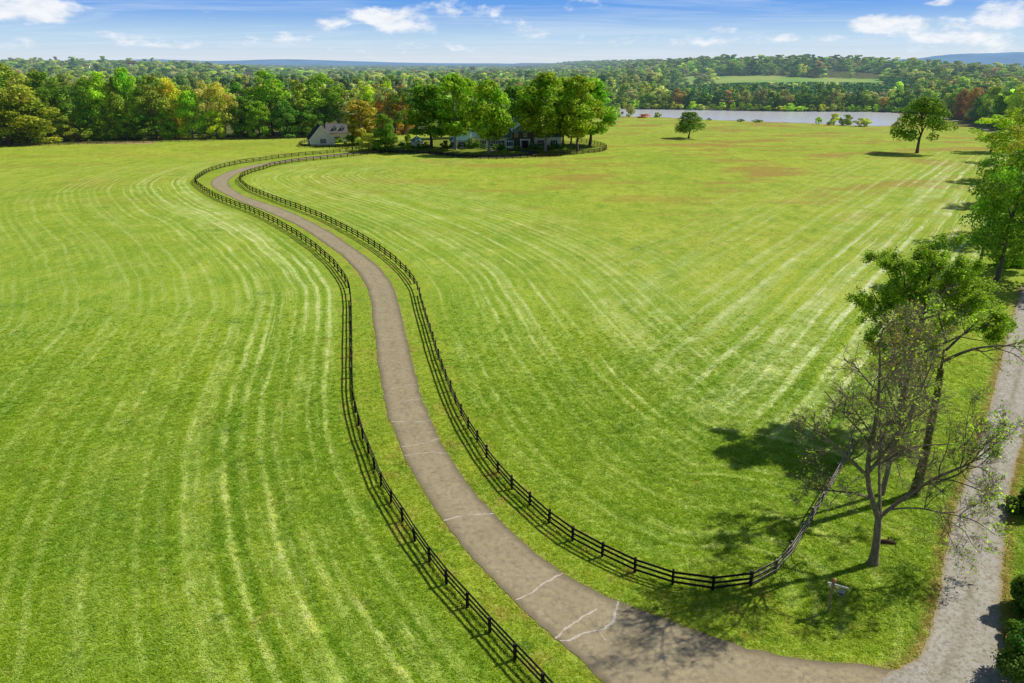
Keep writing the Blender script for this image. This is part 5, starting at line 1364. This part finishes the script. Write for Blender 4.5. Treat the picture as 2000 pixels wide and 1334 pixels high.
# ------------------------------------------------------------------ sky, sun, camera
SUN_EL, SUN_DIR = math.radians(45), (1.0, .40)      # towards the sun: right, slightly ahead
def build_light():
    az = math.atan2(SUN_DIR[0], SUN_DIR[1])           # clockwise from +Y
    d = Vector((math.sin(az) * math.cos(SUN_EL), math.cos(az) * math.cos(SUN_EL), math.sin(SUN_EL)))
    L = bpy.data.lights.new('sun', 'SUN'); L.energy = 5.0; L.angle = math.radians(.53); L.color = (1, .955, .87)
    o = bpy.data.objects.new('sun', L); COL.objects.link(o); o.rotation_euler = d.to_track_quat('Z', 'Y').to_euler(); o.location = (60, 0, 90)
    w = bpy.data.worlds.new('World'); SC.world = w; w.use_nodes = True
    nt = w.node_tree; nt.nodes.clear()
    sky = nt.nodes.new('ShaderNodeTexSky'); sky.sky_type = 'NISHITA'; sky.sun_disc = False
    sky.sun_elevation = SUN_EL; sky.sun_rotation = az; sky.altitude = 100; sky.air_density = 1.0; sky.dust_density = .6; sky.ozone_density = 2.0
    tc = nt.nodes.new('ShaderNodeTexCoord'); sep = nd(nt, 'ShaderNodeSeparateXYZ', i0=tc.outputs['Generated'])
    x, y, z = sep.outputs
    zc = mth(nt, 'MAXIMUM', z, 0.0)
    # layer of cloud seen in perspective: direction over height
    inv = mth(nt, 'DIVIDE', 1.0, mth(nt, 'ADD', zc, .055))
    cu = nd(nt, 'ShaderNodeCombineXYZ', i0=mth(nt, 'MULTIPLY', x, inv), i1=mth(nt, 'MULTIPLY', y, inv)).outputs[0]
    azm = mth(nt, 'ARCTAN2', x, y); el = mth(nt, 'ARCSINE', z)
    flat = nd(nt, 'ShaderNodeCombineXYZ', i0=azm, i1=mth(nt, 'MULTIPLY', el, 2.3)).outputs[0]
    puff = noise(nt, flat, 13.0, 7, .62, dist=.3); puff2 = noise(nt, nd(nt, 'ShaderNodeVectorMath', {'operation': 'ADD'}, i0=flat, i1=(3.3, 1.7, 0)).outputs[0], 26.0, 6, .6)
    streak = noise(nt, nd(nt, 'ShaderNodeVectorMath', {'operation': 'MULTIPLY'}, i0=cu, i1=(.42, .9, 1)).outputs[0], .85, 6, .62, dist=.8)
    # blue deepens quickly above the haze at the horizon
    deg = mth(nt, 'MULTIPLY', el, 180 / math.pi)
    BG = .075
    K = 1 / BG
    def col(c): return tuple(q * K for q in c)
    ramp = mix(nt, rng(nt, deg, -.2, 1.9, 0, 1, True), col((.74, .82, .91)), col((.52, .73, .94)))
    ramp = mix(nt, rng(nt, deg, 1.3, 4.2, 0, 1, True), ramp, col((.115, .36, .88)))
    ramp = mix(nt, rng(nt, deg, 7, 16, 0, 1, True), ramp, sky.outputs[0])
    base = mix(nt, .12, ramp, sky.outputs[0])
    # thin streaks
    st = mth(nt, 'MULTIPLY', mth(nt, 'MULTIPLY', rng(nt, streak, .48, .74), .42), rng(nt, deg, 7, 16, 1, .08))
    base = mix(nt, st, base, col((.80, .88, .97)))
    # banks of cumulus where they stand in the sky (azimuth, elevation in degrees, half sizes)
    adeg = mth(nt, 'MULTIPLY', azm, 180 / math.pi)
    tot = None
    def az_of(px, py): q = ray(px, py); return math.degrees(math.atan2(q[0], q[1])), math.degrees(math.atan2(q[2], math.hypot(q[0], q[1])))
    for (px, py, sx, sy, k) in ((45,12,130,42,1.1),(30,82,55,18,.75),(225,75,75,16,.75),(330,84,80,14,.55),(480,88,90,12,.45),(655,48,50,22,.85),(780,38,110,34,.95),(880,20,120,26,.7),(960,52,140,22,.45),(1140,18,60,26,.55),(1560,72,110,14,.6),(1740,48,110,24,1.0),(1850,55,150,28,.9),(1960,28,90,36,1.25),(1835,6,40,10,.9),(1950,75,200,20,.7),(1300,80,260,16,.62),(560,70,90,14,.6),(1420,60,80,12,.5),(1080,70,120,14,.5),(420,30,60,14,.35),(110,60,60,12,.5),(720,92,500,12,.35),(1900,95,400,14,.5)):
        a0, e0 = az_of(px, py); a1, _ = az_of(px + sx, py); _, e1 = az_of(px, py - sy)
        dx = mth(nt, 'DIVIDE', mth(nt, 'SUBTRACT', adeg, a0), max(.3, abs(a1 - a0))); dy = mth(nt, 'DIVIDE', mth(nt, 'SUBTRACT', deg, e0), max(.2, abs(e1 - e0)))
        g = mth(nt, 'MULTIPLY', rng(nt, mth(nt, 'ADD', mth(nt, 'MULTIPLY', dx, dx), mth(nt, 'MULTIPLY', dy, dy)), 1.6, 0, 0, 1, True), k)
        tot = g if tot is None else mth(nt, 'MAXIMUM', tot, g)
    n = mth(nt, 'ADD', mth(nt, 'MULTIPLY', puff, .65), mth(nt, 'MULTIPLY', puff2, .35))
    dens = rng(nt, mth(nt, 'ADD', mth(nt, 'MULTIPLY', tot, .46), mth(nt, 'MULTIPLY', mth(nt, 'SUBTRACT', n, .5), 1.9)), .20, .52, 0, 1, True)
    gen = mth(nt, 'MULTIPLY', rng(nt, puff, .60, .78, 0, 1, True), rng(nt, deg, 5.5, 9))       # scattered cloud higher up, for the light
    dens = mth(nt, 'MAXIMUM', mth(nt, 'MULTIPLY', dens, .93), mth(nt, 'MULTIPLY', gen, .25))
    shade = mix(nt, rng(nt, puff2, .36, .58), col((.70, .78, .90)), col((.95, .965, .99)))
    base = mix(nt, dens, base, shade)
    # below the horizon
    base = mix(nt, rng(nt, z, -.002, -.03), base, col((.16, .22, .14)))
    bg = nd(nt, 'ShaderNodeBackground', Color=base, Strength=BG)
    o = nt.nodes.new('ShaderNodeOutputWorld'); nt.links.new(bg.outputs[0], o.inputs[0])

def build_camera():
    c = bpy.data.cameras.new('camera'); c.sensor_width = 36; c.sensor_fit = 'HORIZONTAL'; c.lens = 36 * FPX / 2000; c.clip_end = 60000; c.clip_start = .5
    o = bpy.data.objects.new('camera', c); COL.objects.link(o); o.location = (0, 0, CAMH); o.rotation_euler = (math.pi / 2 - PITCH, 0, 0)
    SC.camera = o

build_ground(); build_grass(); build_drive(); build_lake(); build_hills(); build_fences()
make_templates(); build_trees(); build_buildings(); build_small(); build_far_woods()
build_light(); build_camera()
SC.render.engine = 'CYCLES'
SC.cycles.max_bounces = 5; SC.cycles.transparent_max_bounces = 4; SC.cycles.use_denoising = True
SC.view_settings.view_transform = 'Standard'; SC.view_settings.look = 'None'; SC.view_settings.exposure = 0; SC.view_settings.gamma = 1
